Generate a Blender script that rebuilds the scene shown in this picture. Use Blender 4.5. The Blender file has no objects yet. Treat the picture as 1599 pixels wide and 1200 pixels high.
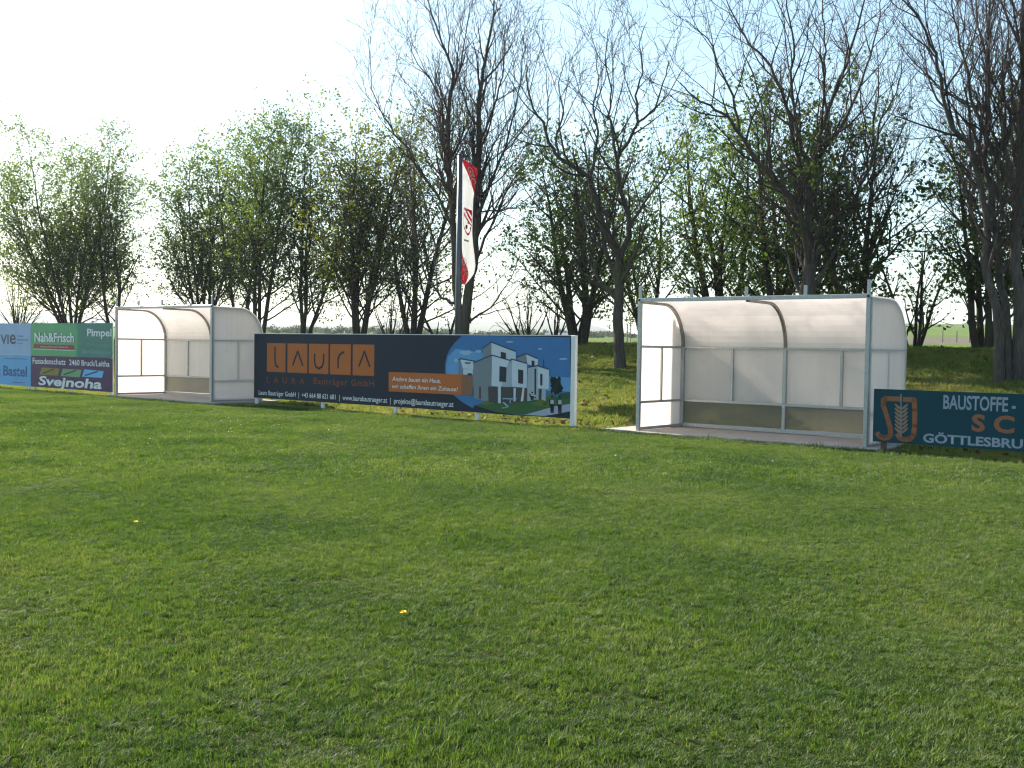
import bpy, math, random
import numpy as np
from mathutils import Vector, Matrix

R = math.radians
SC = bpy.context.scene
COL = SC.collection

# ------------------------------------------------------------------ camera
F_PX, CX, CY = 1700.0, 799.5, 600.0
PITCH, ROLL, CAM_H = R(-2.007), R(0.836), 1.404
cam_d = bpy.data.cameras.new('camera')
cam = bpy.data.objects.new('camera', cam_d)
COL.objects.link(cam)
cam_d.sensor_fit = 'HORIZONTAL'
cam_d.sensor_width = 36.0
cam_d.lens = 36.0 * F_PX / 1599.0
cam_d.clip_start = 0.05
cam_d.clip_end = 12000
cam.matrix_world = (Matrix.Translation((0, 0, CAM_H)) @ Matrix.Rotation(math.pi / 2 + PITCH, 4, 'X')
                    @ Matrix.Rotation(ROLL, 4, 'Z'))
SC.camera = cam

# ------------------------------------------------------------------ sky, sun, exposure
YAW = -0.69                                   # direction of the touchline the dugouts stand along
EX = np.array([math.cos(YAW), math.sin(YAW)])
EY = np.array([-math.sin(YAW), math.cos(YAW)])
O0 = np.array([2.073, 18.13])                 # front left corner of the nearer dugout
SUN_EL = R(32)
SUN_OFF = R(6)
sun_h = -EX * math.cos(SUN_OFF) + EY * math.sin(SUN_OFF)
SUN_DIR = Vector((sun_h[0] * math.cos(SUN_EL), sun_h[1] * math.cos(SUN_EL), math.sin(SUN_EL)))
world = bpy.data.worlds.new('World')
SC.world = world
world.use_nodes = True
wn = world.node_tree
bg = wn.nodes['Background']
sky = wn.nodes.new('ShaderNodeTexSky')
sky.sky_type = 'NISHITA'
sky.sun_disc = False
sky.sun_elevation = SUN_EL
sky.sun_rotation = math.atan2(SUN_DIR.x, SUN_DIR.y)
sky.altitude = 150
sky.air_density = 1.0
sky.dust_density = 1.3
sky.ozone_density = 0.7
tint = wn.nodes.new('ShaderNodeMix'); tint.data_type = 'RGBA'; tint.blend_type = 'MULTIPLY'
tint.inputs[0].default_value = 1.0; tint.inputs[7].default_value = (0.93, 1.05, 1.0, 1)
wn.links.new(sky.outputs[0], tint.inputs[6]); wn.links.new(tint.outputs[2], bg.inputs[0])
bg.inputs[1].default_value = 0.088
sl = bpy.data.lights.new('sun', 'SUN')
sl.energy = 5.0
sl.angle = R(0.53)
sl.color = (1.0, 0.92, 0.79)
so = bpy.data.objects.new('sun', sl)
so.rotation_euler = SUN_DIR.to_track_quat('Z', 'Y').to_euler()
COL.objects.link(so)
SC.view_settings.view_transform = 'Standard'
SC.view_settings.look = 'None'
SC.view_settings.exposure = 1.42
SC.view_settings.gamma = 1
SC.view_settings.use_curve_mapping = False
cy = SC.cycles
cy.max_bounces = 8
cy.diffuse_bounces = 3
cy.glossy_bounces = 2
cy.transmission_bounces = 5
cy.transparent_max_bounces = 12
cy.volume_bounces = 0
cy.use_denoising = True
cy.denoising_prefilter = 'ACCURATE'
cy.filter_width = 1.25
cy.caustics_reflective = False
cy.caustics_refractive = False
cy.sample_clamp_indirect = 6

# ------------------------------------------------------------------ helpers
def tag(o, label=None, cat=None, group=None, kind=None):
    if label: o['label'] = label
    if cat: o['category'] = cat
    if group: o['group'] = group
    if kind: o['kind'] = kind
    return o

def link(o, parent=None):
    COL.objects.link(o)
    if parent is not None:
        o.parent = parent
    return o

def empty(name, loc, yaw=0.0):
    o = bpy.data.objects.new(name, None)
    o.location = loc
    o.rotation_euler = (0, 0, yaw)
    o.empty_display_size = 0.2
    return link(o)

def mesh_obj(name, verts, faces, mat, parent=None, smooth=False):
    me = bpy.data.meshes.new(name)
    me.from_pydata([tuple(map(float, v)) for v in verts], [], faces)
    if smooth:
        me.polygons.foreach_set('use_smooth', [True] * len(me.polygons))
    me.materials.append(mat)
    me.update()
    return link(bpy.data.objects.new(name, me), parent)

def np_mesh(name, verts, quads, tri=None):
    me = bpy.data.meshes.new(name)
    verts = np.asarray(verts, dtype=np.float32).reshape(-1, 3)
    nq = 0 if quads is None else len(quads)
    nt = 0 if tri is None else len(tri)
    me.vertices.add(len(verts))
    me.vertices.foreach_set('co', verts.ravel())
    me.loops.add(nq * 4 + nt * 3)
    me.polygons.add(nq + nt)
    li = np.concatenate([np.asarray(quads if nq else [], dtype=np.int32).ravel(),
                         np.asarray(tri if nt else [], dtype=np.int32).ravel()]).astype(np.int32)
    me.loops.foreach_set('vertex_index', li)
    st = np.concatenate([np.arange(nq) * 4, nq * 4 + np.arange(nt) * 3]).astype(np.int32)
    me.polygons.foreach_set('loop_start', st)
    me.update(calc_edges=True)
    return me

class MB:
    """collects solids for one mesh"""
    def __init__(self):
        self.v, self.f = [], []
    def add(self, vs, fs):
        n = len(self.v)
        self.v += [tuple(map(float, v)) for v in vs]
        self.f += [tuple(i + n for i in f) for f in fs]
        return self
    def box(self, x0, x1, y0, y1, z0, z1, b=0.0):
        if b <= 0:
            vs = [(x, y, z) for x in (x0, x1) for y in (y0, y1) for z in (z0, z1)]
            return self.add(vs, [(0, 1, 3, 2), (4, 6, 7, 5), (0, 4, 5, 1), (2, 3, 7, 6), (0, 2, 6, 4), (1, 5, 7, 3)])
        import bmesh
        bm = bmesh.new()
        bmesh.ops.create_cube(bm, size=1)
        for v in bm.verts:
            v.co = Vector(((x0 + x1) / 2 + v.co.x * (x1 - x0), (y0 + y1) / 2 + v.co.y * (y1 - y0), (z0 + z1) / 2 + v.co.z * (z1 - z0)))
        bmesh.ops.bevel(bm, geom=list(bm.edges), offset=b, segments=1, affect='EDGES')
        bm.verts.index_update()
        self.add([v.co for v in bm.verts], [tuple(v.index for v in f.verts) for f in bm.faces])
        bm.free()
        return self
    def sweep(self, prof, x0, x1):
        """prof: closed list of (y,z), extruded along x"""
        n = len(prof)
        vs = [(x0, y, z) for y, z in prof] + [(x1, y, z) for y, z in prof]
        fs = [(i, (i + 1) % n, n + (i + 1) % n, n + i) for i in range(n)]
        fs += [tuple(range(n))[::-1], tuple(range(n, 2 * n))]
        return self.add(vs, fs)
    def strip(self, inner, outer, x0, x1):
        """solid between two open polylines (y,z), extruded along x"""
        n = len(inner)
        vs = []
        for x in (x0, x1):
            vs += [(x, y, z) for y, z in inner] + [(x, y, z) for y, z in outer]
        fs = []
        for i in range(n - 1):
            a, b, c, d = i, i + 1, n + i + 1, n + i
            fs.append((a, b, c, d)); fs.append((2 * n + d, 2 * n + c, 2 * n + b, 2 * n + a))
            fs.append((a, 2 * n + a, 2 * n + b, b)); fs.append((d, c, 2 * n + c, 2 * n + d))
        for e in (0, n - 1):
            fs.append((e, n + e, 3 * n + e, 2 * n + e))
        return self.add(vs, fs)
    def build(self, name, mat, parent=None, smooth=False):
        return mesh_obj(name, self.v, self.f, mat, parent, smooth)

# ------------------------------------------------------------------ materials
def new_mat(name):
    m = bpy.data.materials.new(name)
    m.use_nodes = True
    nt = m.node_tree
    return m, nt, nt.nodes['Principled BSDF']

def N(nt, t, **kw):
    n = nt.nodes.new(t)
    for k, v in kw.items():
        if k.startswith('i_'):
            n.inputs[k[2:]].default_value = v
        else:
            setattr(n, k, v)
    return n

def noise(nt, scale, detail=4, rough=0.6, vec=None, dim='3D'):
    n = N(nt, 'ShaderNodeTexNoise')
    n.inputs['Scale'].default_value = scale
    n.inputs['Detail'].default_value = detail
    n.inputs['Roughness'].default_value = rough
    if vec is not None:
        nt.links.new(vec, n.inputs['Vector'])
    return n

def ramp(nt, fac, stops):
    r = N(nt, 'ShaderNodeValToRGB')
    el = r.color_ramp.elements
    while len(el) < len(stops):
        el.new(0.5)
    for e, (p, c) in zip(el, stops):
        e.position = p
        e.color = tuple(c) + (1,) if len(c) == 3 else c
    nt.links.new(fac, r.inputs[0])
    return r

def mixc(nt, fac, a, b, mode='MIX'):
    m = N(nt, 'ShaderNodeMix', data_type='RGBA', blend_type=mode)
    for s, v in ((0, fac), (6, a), (7, b)):
        if isinstance(v, (int, float)):
            m.inputs[s].default_value = v
        elif isinstance(v, (tuple, list)):
            m.inputs[s].default_value = tuple(v) + (1,) if len(v) == 3 else v
        else:
            nt.links.new(v, m.inputs[s])
    return m.outputs[2]

def geo_pos(nt):
    return N(nt, 'ShaderNodeNewGeometry').outputs['Position']

def srgb(r, g, b):
    f = lambda c: (c / 255 / 12.92) if c / 255 <= 0.04045 else ((c / 255 + 0.055) / 1.055) ** 2.4
    return (f(r), f(g), f(b))

def paint(name, c, rough=0.5, var=0.12, scale=3.0, metal=0.0, spec=0.4):
    m, nt, p = new_mat(name)
    pos = geo_pos(nt)
    n = noise(nt, scale, 6, 0.65, pos)
    d = tuple(x * (1 - var) for x in c)
    l = tuple(min(1, x * (1 + var)) for x in c)
    r = ramp(nt, n.outputs[0], [(0.3, d), (0.7, l)])
    nt.links.new(r.outputs[0], p.inputs['Base Color'])
    p.inputs['Roughness'].default_value = rough
    p.inputs['Metallic'].default_value = metal
    p.inputs['Specular IOR Level'].default_value = spec
    return m

M = {}
# galvanised steel with spangle
m, nt, p = new_mat('galvanised_steel')
pos = geo_pos(nt)
v = N(nt, 'ShaderNodeTexVoronoi'); v.inputs['Scale'].default_value = 60; nt.links.new(pos, v.inputs['Vector'])
n2 = noise(nt, 6, 6, 0.7, pos)
c1 = ramp(nt, v.outputs['Color'], [(0.2, (0.36, 0.38, 0.40)), (0.8, (0.56, 0.58, 0.60))])
c2 = mixc(nt, n2.outputs[0], c1.outputs[0], (0.36, 0.37, 0.38))
nt.links.new(c2, p.inputs['Base Color'])
p.inputs['Metallic'].default_value = 0.65
p.inputs['Roughness'].default_value = 0.45
M['steel'] = m
M['dark_steel'] = paint('dark_rib_steel', (0.26, 0.245, 0.23), 0.45, 0.25, 8, 0.5)
M['cap'] = paint('black_end_cap', (0.012, 0.012, 0.015), 0.5)

def poly_sheet(name, diff, trans, transp, fac_t, fac_tp):
    m, nt, p = new_mat(name)
    nt.nodes.remove(p)
    out = nt.nodes['Material Output']
    pos = geo_pos(nt)
    n = noise(nt, 1.6, 5, 0.6, pos)
    streak = N(nt, 'ShaderNodeMapping'); streak.inputs['Scale'].default_value = (9, 9, 0.5); nt.links.new(pos, streak.inputs['Vector'])
    ns = noise(nt, 1.0, 3, 0.5, streak.outputs[0])
    mixf = N(nt, 'ShaderNodeMath', operation='MULTIPLY'); nt.links.new(n.outputs[0], mixf.inputs[0]); nt.links.new(ns.outputs[0], mixf.inputs[1])
    dcol = ramp(nt, mixf.outputs[0], [(0.10, tuple(x * .95 for x in diff)), (0.35, diff)])
    tcol = ramp(nt, mixf.outputs[0], [(0.10, tuple(x * .94 for x in trans)), (0.35, trans)])
    n5 = noise(nt, 7, 8, 0.75, pos)
    spots = ramp(nt, n5.outputs[0], [(0.60, (1, 1, 1)), (0.72, (.86, .84, .80))])
    d = N(nt, 'ShaderNodeBsdfDiffuse'); nt.links.new(mixc(nt, 1.0, dcol.outputs[0], spots.outputs[0], 'MULTIPLY'), d.inputs[0])
    t = N(nt, 'ShaderNodeBsdfTranslucent'); nt.links.new(mixc(nt, 1.0, tcol.outputs[0], spots.outputs[0], 'MULTIPLY'), t.inputs[0])
    mx = N(nt, 'ShaderNodeMixShader'); mx.inputs[0].default_value = fac_t
    nt.links.new(d.outputs[0], mx.inputs[1]); nt.links.new(t.outputs[0], mx.inputs[2])
    last = mx
    if fac_tp > 0:
        tp = N(nt, 'ShaderNodeBsdfTransparent'); tp.inputs[0].default_value = tuple(transp) + (1,)
        m2 = N(nt, 'ShaderNodeMixShader'); m2.inputs[0].default_value = fac_tp
        nt.links.new(last.outputs[0], m2.inputs[1]); nt.links.new(tp.outputs[0], m2.inputs[2])
        last = m2
    g = N(nt, 'ShaderNodeBsdfGlossy'); g.inputs['Roughness'].default_value = 0.25
    fr = N(nt, 'ShaderNodeFresnel'); fr.inputs[0].default_value = 1.35
    fm = N(nt, 'ShaderNodeMath', operation='MULTIPLY'); fm.inputs[1].default_value = 0.22; nt.links.new(fr.outputs[0], fm.inputs[0])
    # fine vertical flutes of the twin-wall sheet
    wv = N(nt, 'ShaderNodeTexWave'); wv.inputs['Scale'].default_value = 12; wv.inputs['Distortion'].default_value = 0.3
    nt.links.new(pos, wv.inputs['Vector'])
    bp = N(nt, 'ShaderNodeBump'); bp.inputs['Strength'].default_value = 0.06; bp.inputs['Distance'].default_value = 0.01
    nt.links.new(wv.outputs['Fac'], bp.inputs['Height']); nt.links.new(bp.outputs[0], g.inputs['Normal'])
    m3 = N(nt, 'ShaderNodeMixShader'); nt.links.new(fm.outputs[0], m3.inputs[0])
    nt.links.new(last.outputs[0], m3.inputs[1]); nt.links.new(g.outputs[0], m3.inputs[2])
    nt.links.new(m3.outputs[0], out.inputs[0])
    return m
M['opal'] = poly_sheet('opal_polycarbonate', (0.80, 0.775, 0.775), (0.99, 0.945, 0.93), (1, 1, 1), 0.65, 0.0)
M['clear'] = poly_sheet('clear_polycarbonate', (0.26, 0.26, 0.26), (0.55, 0.51, 0.48), (0.86, 0.84, 0.83), 0.60, 0.52)

# concrete
m, nt, p = new_mat('concrete')
pos = geo_pos(nt)
n1 = noise(nt, 1.7, 8, 0.7, pos); n2 = noise(nt, 35, 4, 0.6, pos)
c1 = ramp(nt, n1.outputs[0], [(0.3, (0.30, 0.26, 0.23)), (0.7, (0.46, 0.42, 0.38))])
c2 = mixc(nt, n2.outputs[0], c1.outputs[0], (0.24, 0.21, 0.19)); 
nt.links.new(mixc(nt, 0.6, c2, c1.outputs[0]), p.inputs['Base Color'])
p.inputs['Roughness'].default_value = 0.9
bp = N(nt, 'ShaderNodeBump'); bp.inputs['Strength'].default_value = 0.3; bp.inputs['Distance'].default_value = 0.01
nt.links.new(n2.outputs[0], bp.inputs['Height']); nt.links.new(bp.outputs[0], p.inputs['Normal'])
M['concrete'] = m

M['white_post'] = paint('white_painted_post', (0.74, 0.74, 0.74), 0.45, 0.06, 5)
M['grey_pole'] = paint('grey_pole_metal', (0.11, 0.12, 0.14), 0.4, 0.15, 4, 0.4)

def bark(name, c0, c1):
    m, nt, p = new_mat(name)
    pos = geo_pos(nt)
    mp = N(nt, 'ShaderNodeMapping'); mp.inputs['Scale'].default_value = (9, 9, 1.6); nt.links.new(pos, mp.inputs['Vector'])
    n1 = noise(nt, 2.2, 6, 0.7, mp.outputs[0]); n2 = noise(nt, 1.1, 3, 0.5, pos)
    a = ramp(nt, n1.outputs[0], [(0.3, c0), (0.7, c1)])
    g = mixc(nt, ramp(nt, n2.outputs[0], [(0.5, (0, 0, 0)), (0.75, (.5, .5, .5))]).outputs[0], a.outputs[0], (0.10, 0.11, 0.05))
    nt.links.new(g, p.inputs['Base Color'])
    p.inputs['Roughness'].default_value = 0.95
    p.inputs['Specular IOR Level'].default_value = 0.15
    bp = N(nt, 'ShaderNodeBump'); bp.inputs['Strength'].default_value = 0.8; bp.inputs['Distance'].default_value = 0.03
    nt.links.new(n1.outputs[0], bp.inputs['Height']); nt.links.new(bp.outputs[0], p.inputs['Normal'])
    return m
M['bark'] = bark('grey_brown_bark', (0.045, 0.038, 0.034), (0.13, 0.11, 0.095))
M['bark_dark'] = bark('dark_bark', (0.030, 0.026, 0.024), (0.085, 0.072, 0.062))
M['twig'] = bark('purplish_twig_bark', (0.034, 0.027, 0.028), (0.085, 0.066, 0.062))

def leafy(name, cols, trans, tf=0.45, attr='hue', gloss=0.02):
    """cols: dark/mid/light reflectance picked per leaf by a stored random value"""
    m, nt, p = new_mat(name)
    nt.nodes.remove(p)
    out = nt.nodes['Material Output']
    at = N(nt, 'ShaderNodeAttribute', attribute_name=attr)
    pos = geo_pos(nt)
    n = noise(nt, 0.55, 3, 0.55, pos)
    f = N(nt, 'ShaderNodeMath', operation='ADD'); nt.links.new(at.outputs['Fac'], f.inputs[0])
    s = N(nt, 'ShaderNodeMath', operation='MULTIPLY_ADD'); nt.links.new(n.outputs[0], s.inputs[0]); s.inputs[1].default_value = 1.3; s.inputs[2].default_value = -0.65
    nt.links.new(s.outputs[0], f.inputs[1])
    k = len(cols) - 1
    c = ramp(nt, f.outputs[0], [(i / k, x) for i, x in enumerate(cols)])
    t = ramp(nt, f.outputs[0], [(i / k, tuple(min(1, a * b) for a, b in zip(x, trans))) for i, x in enumerate(cols)])
    d = N(nt, 'ShaderNodeBsdfDiffuse'); nt.links.new(c.outputs[0], d.inputs[0])
    tr = N(nt, 'ShaderNodeBsdfTranslucent'); nt.links.new(t.outputs[0], tr.inputs[0])
    mx = N(nt, 'ShaderNodeMixShader'); mx.inputs[0].default_value = tf
    nt.links.new(d.outputs[0], mx.inputs[1]); nt.links.new(tr.outputs[0], mx.inputs[2])
    g = N(nt, 'ShaderNodeBsdfGlossy'); g.inputs['Roughness'].default_value = 0.55; g.inputs[0].default_value = (1, 1, 1, 1)
    m2 = N(nt, 'ShaderNodeMixShader'); m2.inputs[0].default_value = gloss
    nt.links.new(mx.outputs[0], m2.inputs[1]); nt.links.new(g.outputs[0], m2.inputs[2])
    nt.links.new(m2.outputs[0], out.inputs[0])
    return m
GT = (1.7, 1.6, 0.9)
M['turf_blade'] = leafy('turf_blades', [(0.017, 0.046, 0.006), (0.046, 0.098, 0.011), (0.082, 0.140, 0.020), (0.165, 0.185, 0.070)], (1.65, 1.6, 0.85), 0.46, gloss=0.024)
M['bank_blade'] = leafy('bank_blades', [(0.070, 0.140, 0.014), (0.155, 0.23, 0.030), (0.27, 0.30, 0.07), (0.42, 0.32, 0.15)], (1.5, 1.4, 0.9), 0.42)
M['leaf_green'] = leafy('young_leaves', [(0.052, 0.082, 0.020), (0.085, 0.13, 0.030), (0.12, 0.17, 0.042)], (1.7, 1.7, 0.9), 0.58)
M['leaf_olive'] = leafy('olive_leaves', [(0.055, 0.072, 0.018), (0.095, 0.118, 0.026), (0.14, 0.16, 0.035)], (1.7, 1.7, 0.9), 0.58)
M['leaf_dark'] = leafy('dark_leaves', [(0.030, 0.055, 0.014), (0.050, 0.085, 0.020), (0.075, 0.115, 0.026)], (1.5, 1.6, 0.8), 0.5)
M['leaf_far'] = leafy('far_foliage', [(0.05, 0.065, 0.03), (0.075, 0.09, 0.045), (0.12, 0.12, 0.06)], (1.2, 1.2, 1), 0.3)

# ------------------------------------------------------------------ terrain
def st(x, y):
    dx, dy = x - O0[0], y - O0[1]
    return dx * EX[0] + dy * EX[1], dx * EY[0] + dy * EY[1]

def xy(s, t):
    return O0[0] + s * EX[0] + t * EY[0], O0[1] + s * EX[1] + t * EY[1]

rs = np.random.RandomState(7)
_wv = [(rs.uniform(0.25, 2.2), rs.uniform(0, 6.28), rs.uniform(0, 6.28)) for _ in range(14)]
def wob(x, y):
    z = 0
    for k, a, ph in _wv:
        z = z + np.sin(k * (x * math.cos(a) + y * math.sin(a)) + ph) / (1 + 1.3 * k)
    return z / 3.0

def smooth(a):
    a = np.clip(a, 0, 1)
    return a * a * (3 - 2 * a)

def height(x, y):
    x = np.asarray(x, float); y = np.asarray(y, float)
    s, t = st(x, y)
    pad = smooth((s + 1.0) / 0.6) * smooth((5.4 - s) / 0.6) + smooth((s + 15.8) / 0.6) * smooth((-9.4 - s) / 0.6)
    start = 0.45 + 1.35 * np.clip(pad, 0, 1)
    u = np.clip((t - start) / (7.4 - start), 0, 1)
    bank = 1.46 * (u * 0.55 + 0.45 * smooth(u))
    z = bank + wob(x, y) * 0.05 * smooth((t - start) / 2)
    z = z + (wob(x * 1.7, y * 1.7) * 0.012 + wob(x * 4.1 + 2, y * 5.3) * .014) * smooth((0.2 - t) / 1.0)
    d = np.maximum(y, 1.0)
    az = np.clip(x / d, -0.8, 0.8)
    A = 0.0105 + 0.0155 * smooth((az - 0.08) / 0.30)
    e = A * (1 - np.exp(-np.maximum(d - 32, 0) / 140.0)) * smooth((d - 30) / 30)
    z = z + e * d * smooth((t - 8) / 8)
    return z

def grow(a, b, step, g):
    out = [a]
    while (out[-1] < b) if step > 0 else (out[-1] > b):
        out.append(out[-1] + step); step *= g
    return out
sa = sorted(set([round(q, 3) for q in np.arange(-34, 14, 0.3)] + grow(14, 3600, 0.5, 1.16)[1:] + grow(-34, -3600, -0.5, 1.16)[1:]))
ta = sorted(set([round(q, 3) for q in np.arange(-24, -1, 0.22)] + [round(q, 3) for q in np.arange(-1, 12, 0.22)] + grow(12, 3600, 0.3, 1.1)[1:] + grow(-24, -120, -0.6, 1.3)[1:]))
S, T = np.meshgrid(np.array(sa), np.array(ta))
GX, GY = xy(S, T)
GZ = height(GX, GY) - .008
nr, nc = S.shape
idx = np.arange(nr * nc).reshape(nr, nc)
quads = np.stack([idx[:-1, :-1], idx[:-1, 1:], idx[1:, 1:], idx[1:, :-1]], -1).reshape(-1, 4)
gm = np_mesh('ground', np.stack([GX, GY, GZ], -1), quads)
gm.polygons.foreach_set('use_smooth', np.ones(len(gm.polygons), dtype=bool))
m, nt, p = new_mat('ground_soil_and_turf')
pos = geo_pos(nt)
n1 = noise(nt, 0.9, 6, 0.65, pos); n2 = noise(nt, 14, 5, 0.7, pos); n3 = noise(nt, 0.02, 4, 0.6, pos)
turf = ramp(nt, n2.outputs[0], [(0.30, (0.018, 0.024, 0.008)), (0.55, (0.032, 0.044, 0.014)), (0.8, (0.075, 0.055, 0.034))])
bankc = ramp(nt, n2.outputs[0], [(0.30, (0.06, 0.055, 0.025)), (0.55, (0.12, 0.13, 0.035)), (0.8, (0.22, 0.17, 0.09))])
sep = N(nt, 'ShaderNodeSeparateXYZ'); nt.links.new(pos, sep.inputs[0])
# t coordinate (distance behind the touchline boards)
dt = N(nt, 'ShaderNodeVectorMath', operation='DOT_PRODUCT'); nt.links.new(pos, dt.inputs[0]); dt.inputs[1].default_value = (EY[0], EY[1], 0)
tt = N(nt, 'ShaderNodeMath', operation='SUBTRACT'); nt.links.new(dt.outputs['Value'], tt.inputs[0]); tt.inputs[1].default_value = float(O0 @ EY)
def maprange(val, a, b):
    mr = N(nt, 'ShaderNodeMapRange'); mr.inputs['From Min'].default_value = a; mr.inputs['From Max'].default_value = b
    nt.links.new(val, mr.inputs['Value']); return mr.outputs[0]
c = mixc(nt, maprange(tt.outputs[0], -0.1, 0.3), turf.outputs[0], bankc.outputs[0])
yn = N(nt, 'ShaderNodeMath', operation='MULTIPLY_ADD'); nt.links.new(n3.outputs[0], yn.inputs[0]); yn.inputs[1].default_value = 16; nt.links.new(sep.outputs['Y'], yn.inputs[2])
meadow = ramp(nt, n1.outputs[0], [(0.3, (0.07, 0.12, 0.025)), (0.7, (0.12, 0.17, 0.04))])
plough = ramp(nt, n1.outputs[0], [(0.3, (0.10, 0.085, 0.07)), (0.7, (0.17, 0.145, 0.12))])
crop = ramp(nt, n3.outputs[0], [(0.3, (0.06, 0.11, 0.025)), (0.7, (0.12, 0.17, 0.04))])
c = mixc(nt, maprange(tt.outputs[0], 9, 14), c, meadow.outputs[0])
c = mixc(nt, maprange(yn.outputs[0], 82, 84), c, plough.outputs[0])
c = mixc(nt, maprange(yn.outputs[0], 138, 140), c, crop.outputs[0])
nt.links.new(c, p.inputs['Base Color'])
p.inputs['Roughness'].default_value = 1.0
p.inputs['Specular IOR Level'].default_value = 0.05
bp = N(nt, 'ShaderNodeBump'); bp.inputs['Strength'].default_value = 0.6; bp.inputs['Distance'].default_value = 0.03
nt.links.new(n2.outputs[0], bp.inputs['Height']); nt.links.new(bp.outputs[0], p.inputs['Normal'])
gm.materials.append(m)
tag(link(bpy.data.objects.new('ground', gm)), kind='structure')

# photograph pixel -> point in the world
def pix_dir(px, py):
    X, Y = px - CX, py - CY
    c, s = math.cos(-ROLL), math.sin(-ROLL)
    X, Y = X * c - Y * s, X * s + Y * c
    cp, sp = math.cos(PITCH), math.sin(PITCH)
    up = -Y / F_PX
    return np.array([X / F_PX, cp - up * sp, sp + up * cp])
def at(px, py, d):
    v = pix_dir(px, py)
    return np.array([0, 0, CAM_H]) + v * (d / v[1])
def on_plane(px, py, t0):
    """point of the vertical plane at distance t0 behind the touchline, as (s, z)"""
    v = pix_dir(px, py)
    k = (t0 + O0 @ EY) / (v[:2] @ EY)
    q = np.array([0, 0, CAM_H]) + v * k
    s, t = st(q[0], q[1])
    return s, q[2]
def depth_at(px, t):
    """depth of the plane t along the column px"""
    a = (px - CX) / F_PX
    return (t + O0 @ EY) / (a * EY[0] + EY[1])

# ------------------------------------------------------------------ dugouts
W_D, D_D, H_D, HM, HL = 3.95, 1.45, 2.2, 1.40, 0.47
P_ = 0.06
def roof_profile(off=0.0, n=12):
    """outer line of the shelter from front beam over the bend down to the middle rail (y, z)"""
    pr = [(0.0, H_D - 0.035 + off), (0.78, H_D - 0.045 + off)]
    ry, rz = D_D - 0.78, H_D - 0.045 - HM
    for i in range(1, n + 1):
        a = math.pi / 2 * i / n
        pr.append((0.78 + (ry + off) * math.sin(a), HM + (rz + off) * math.cos(a)))
    return pr

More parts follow.
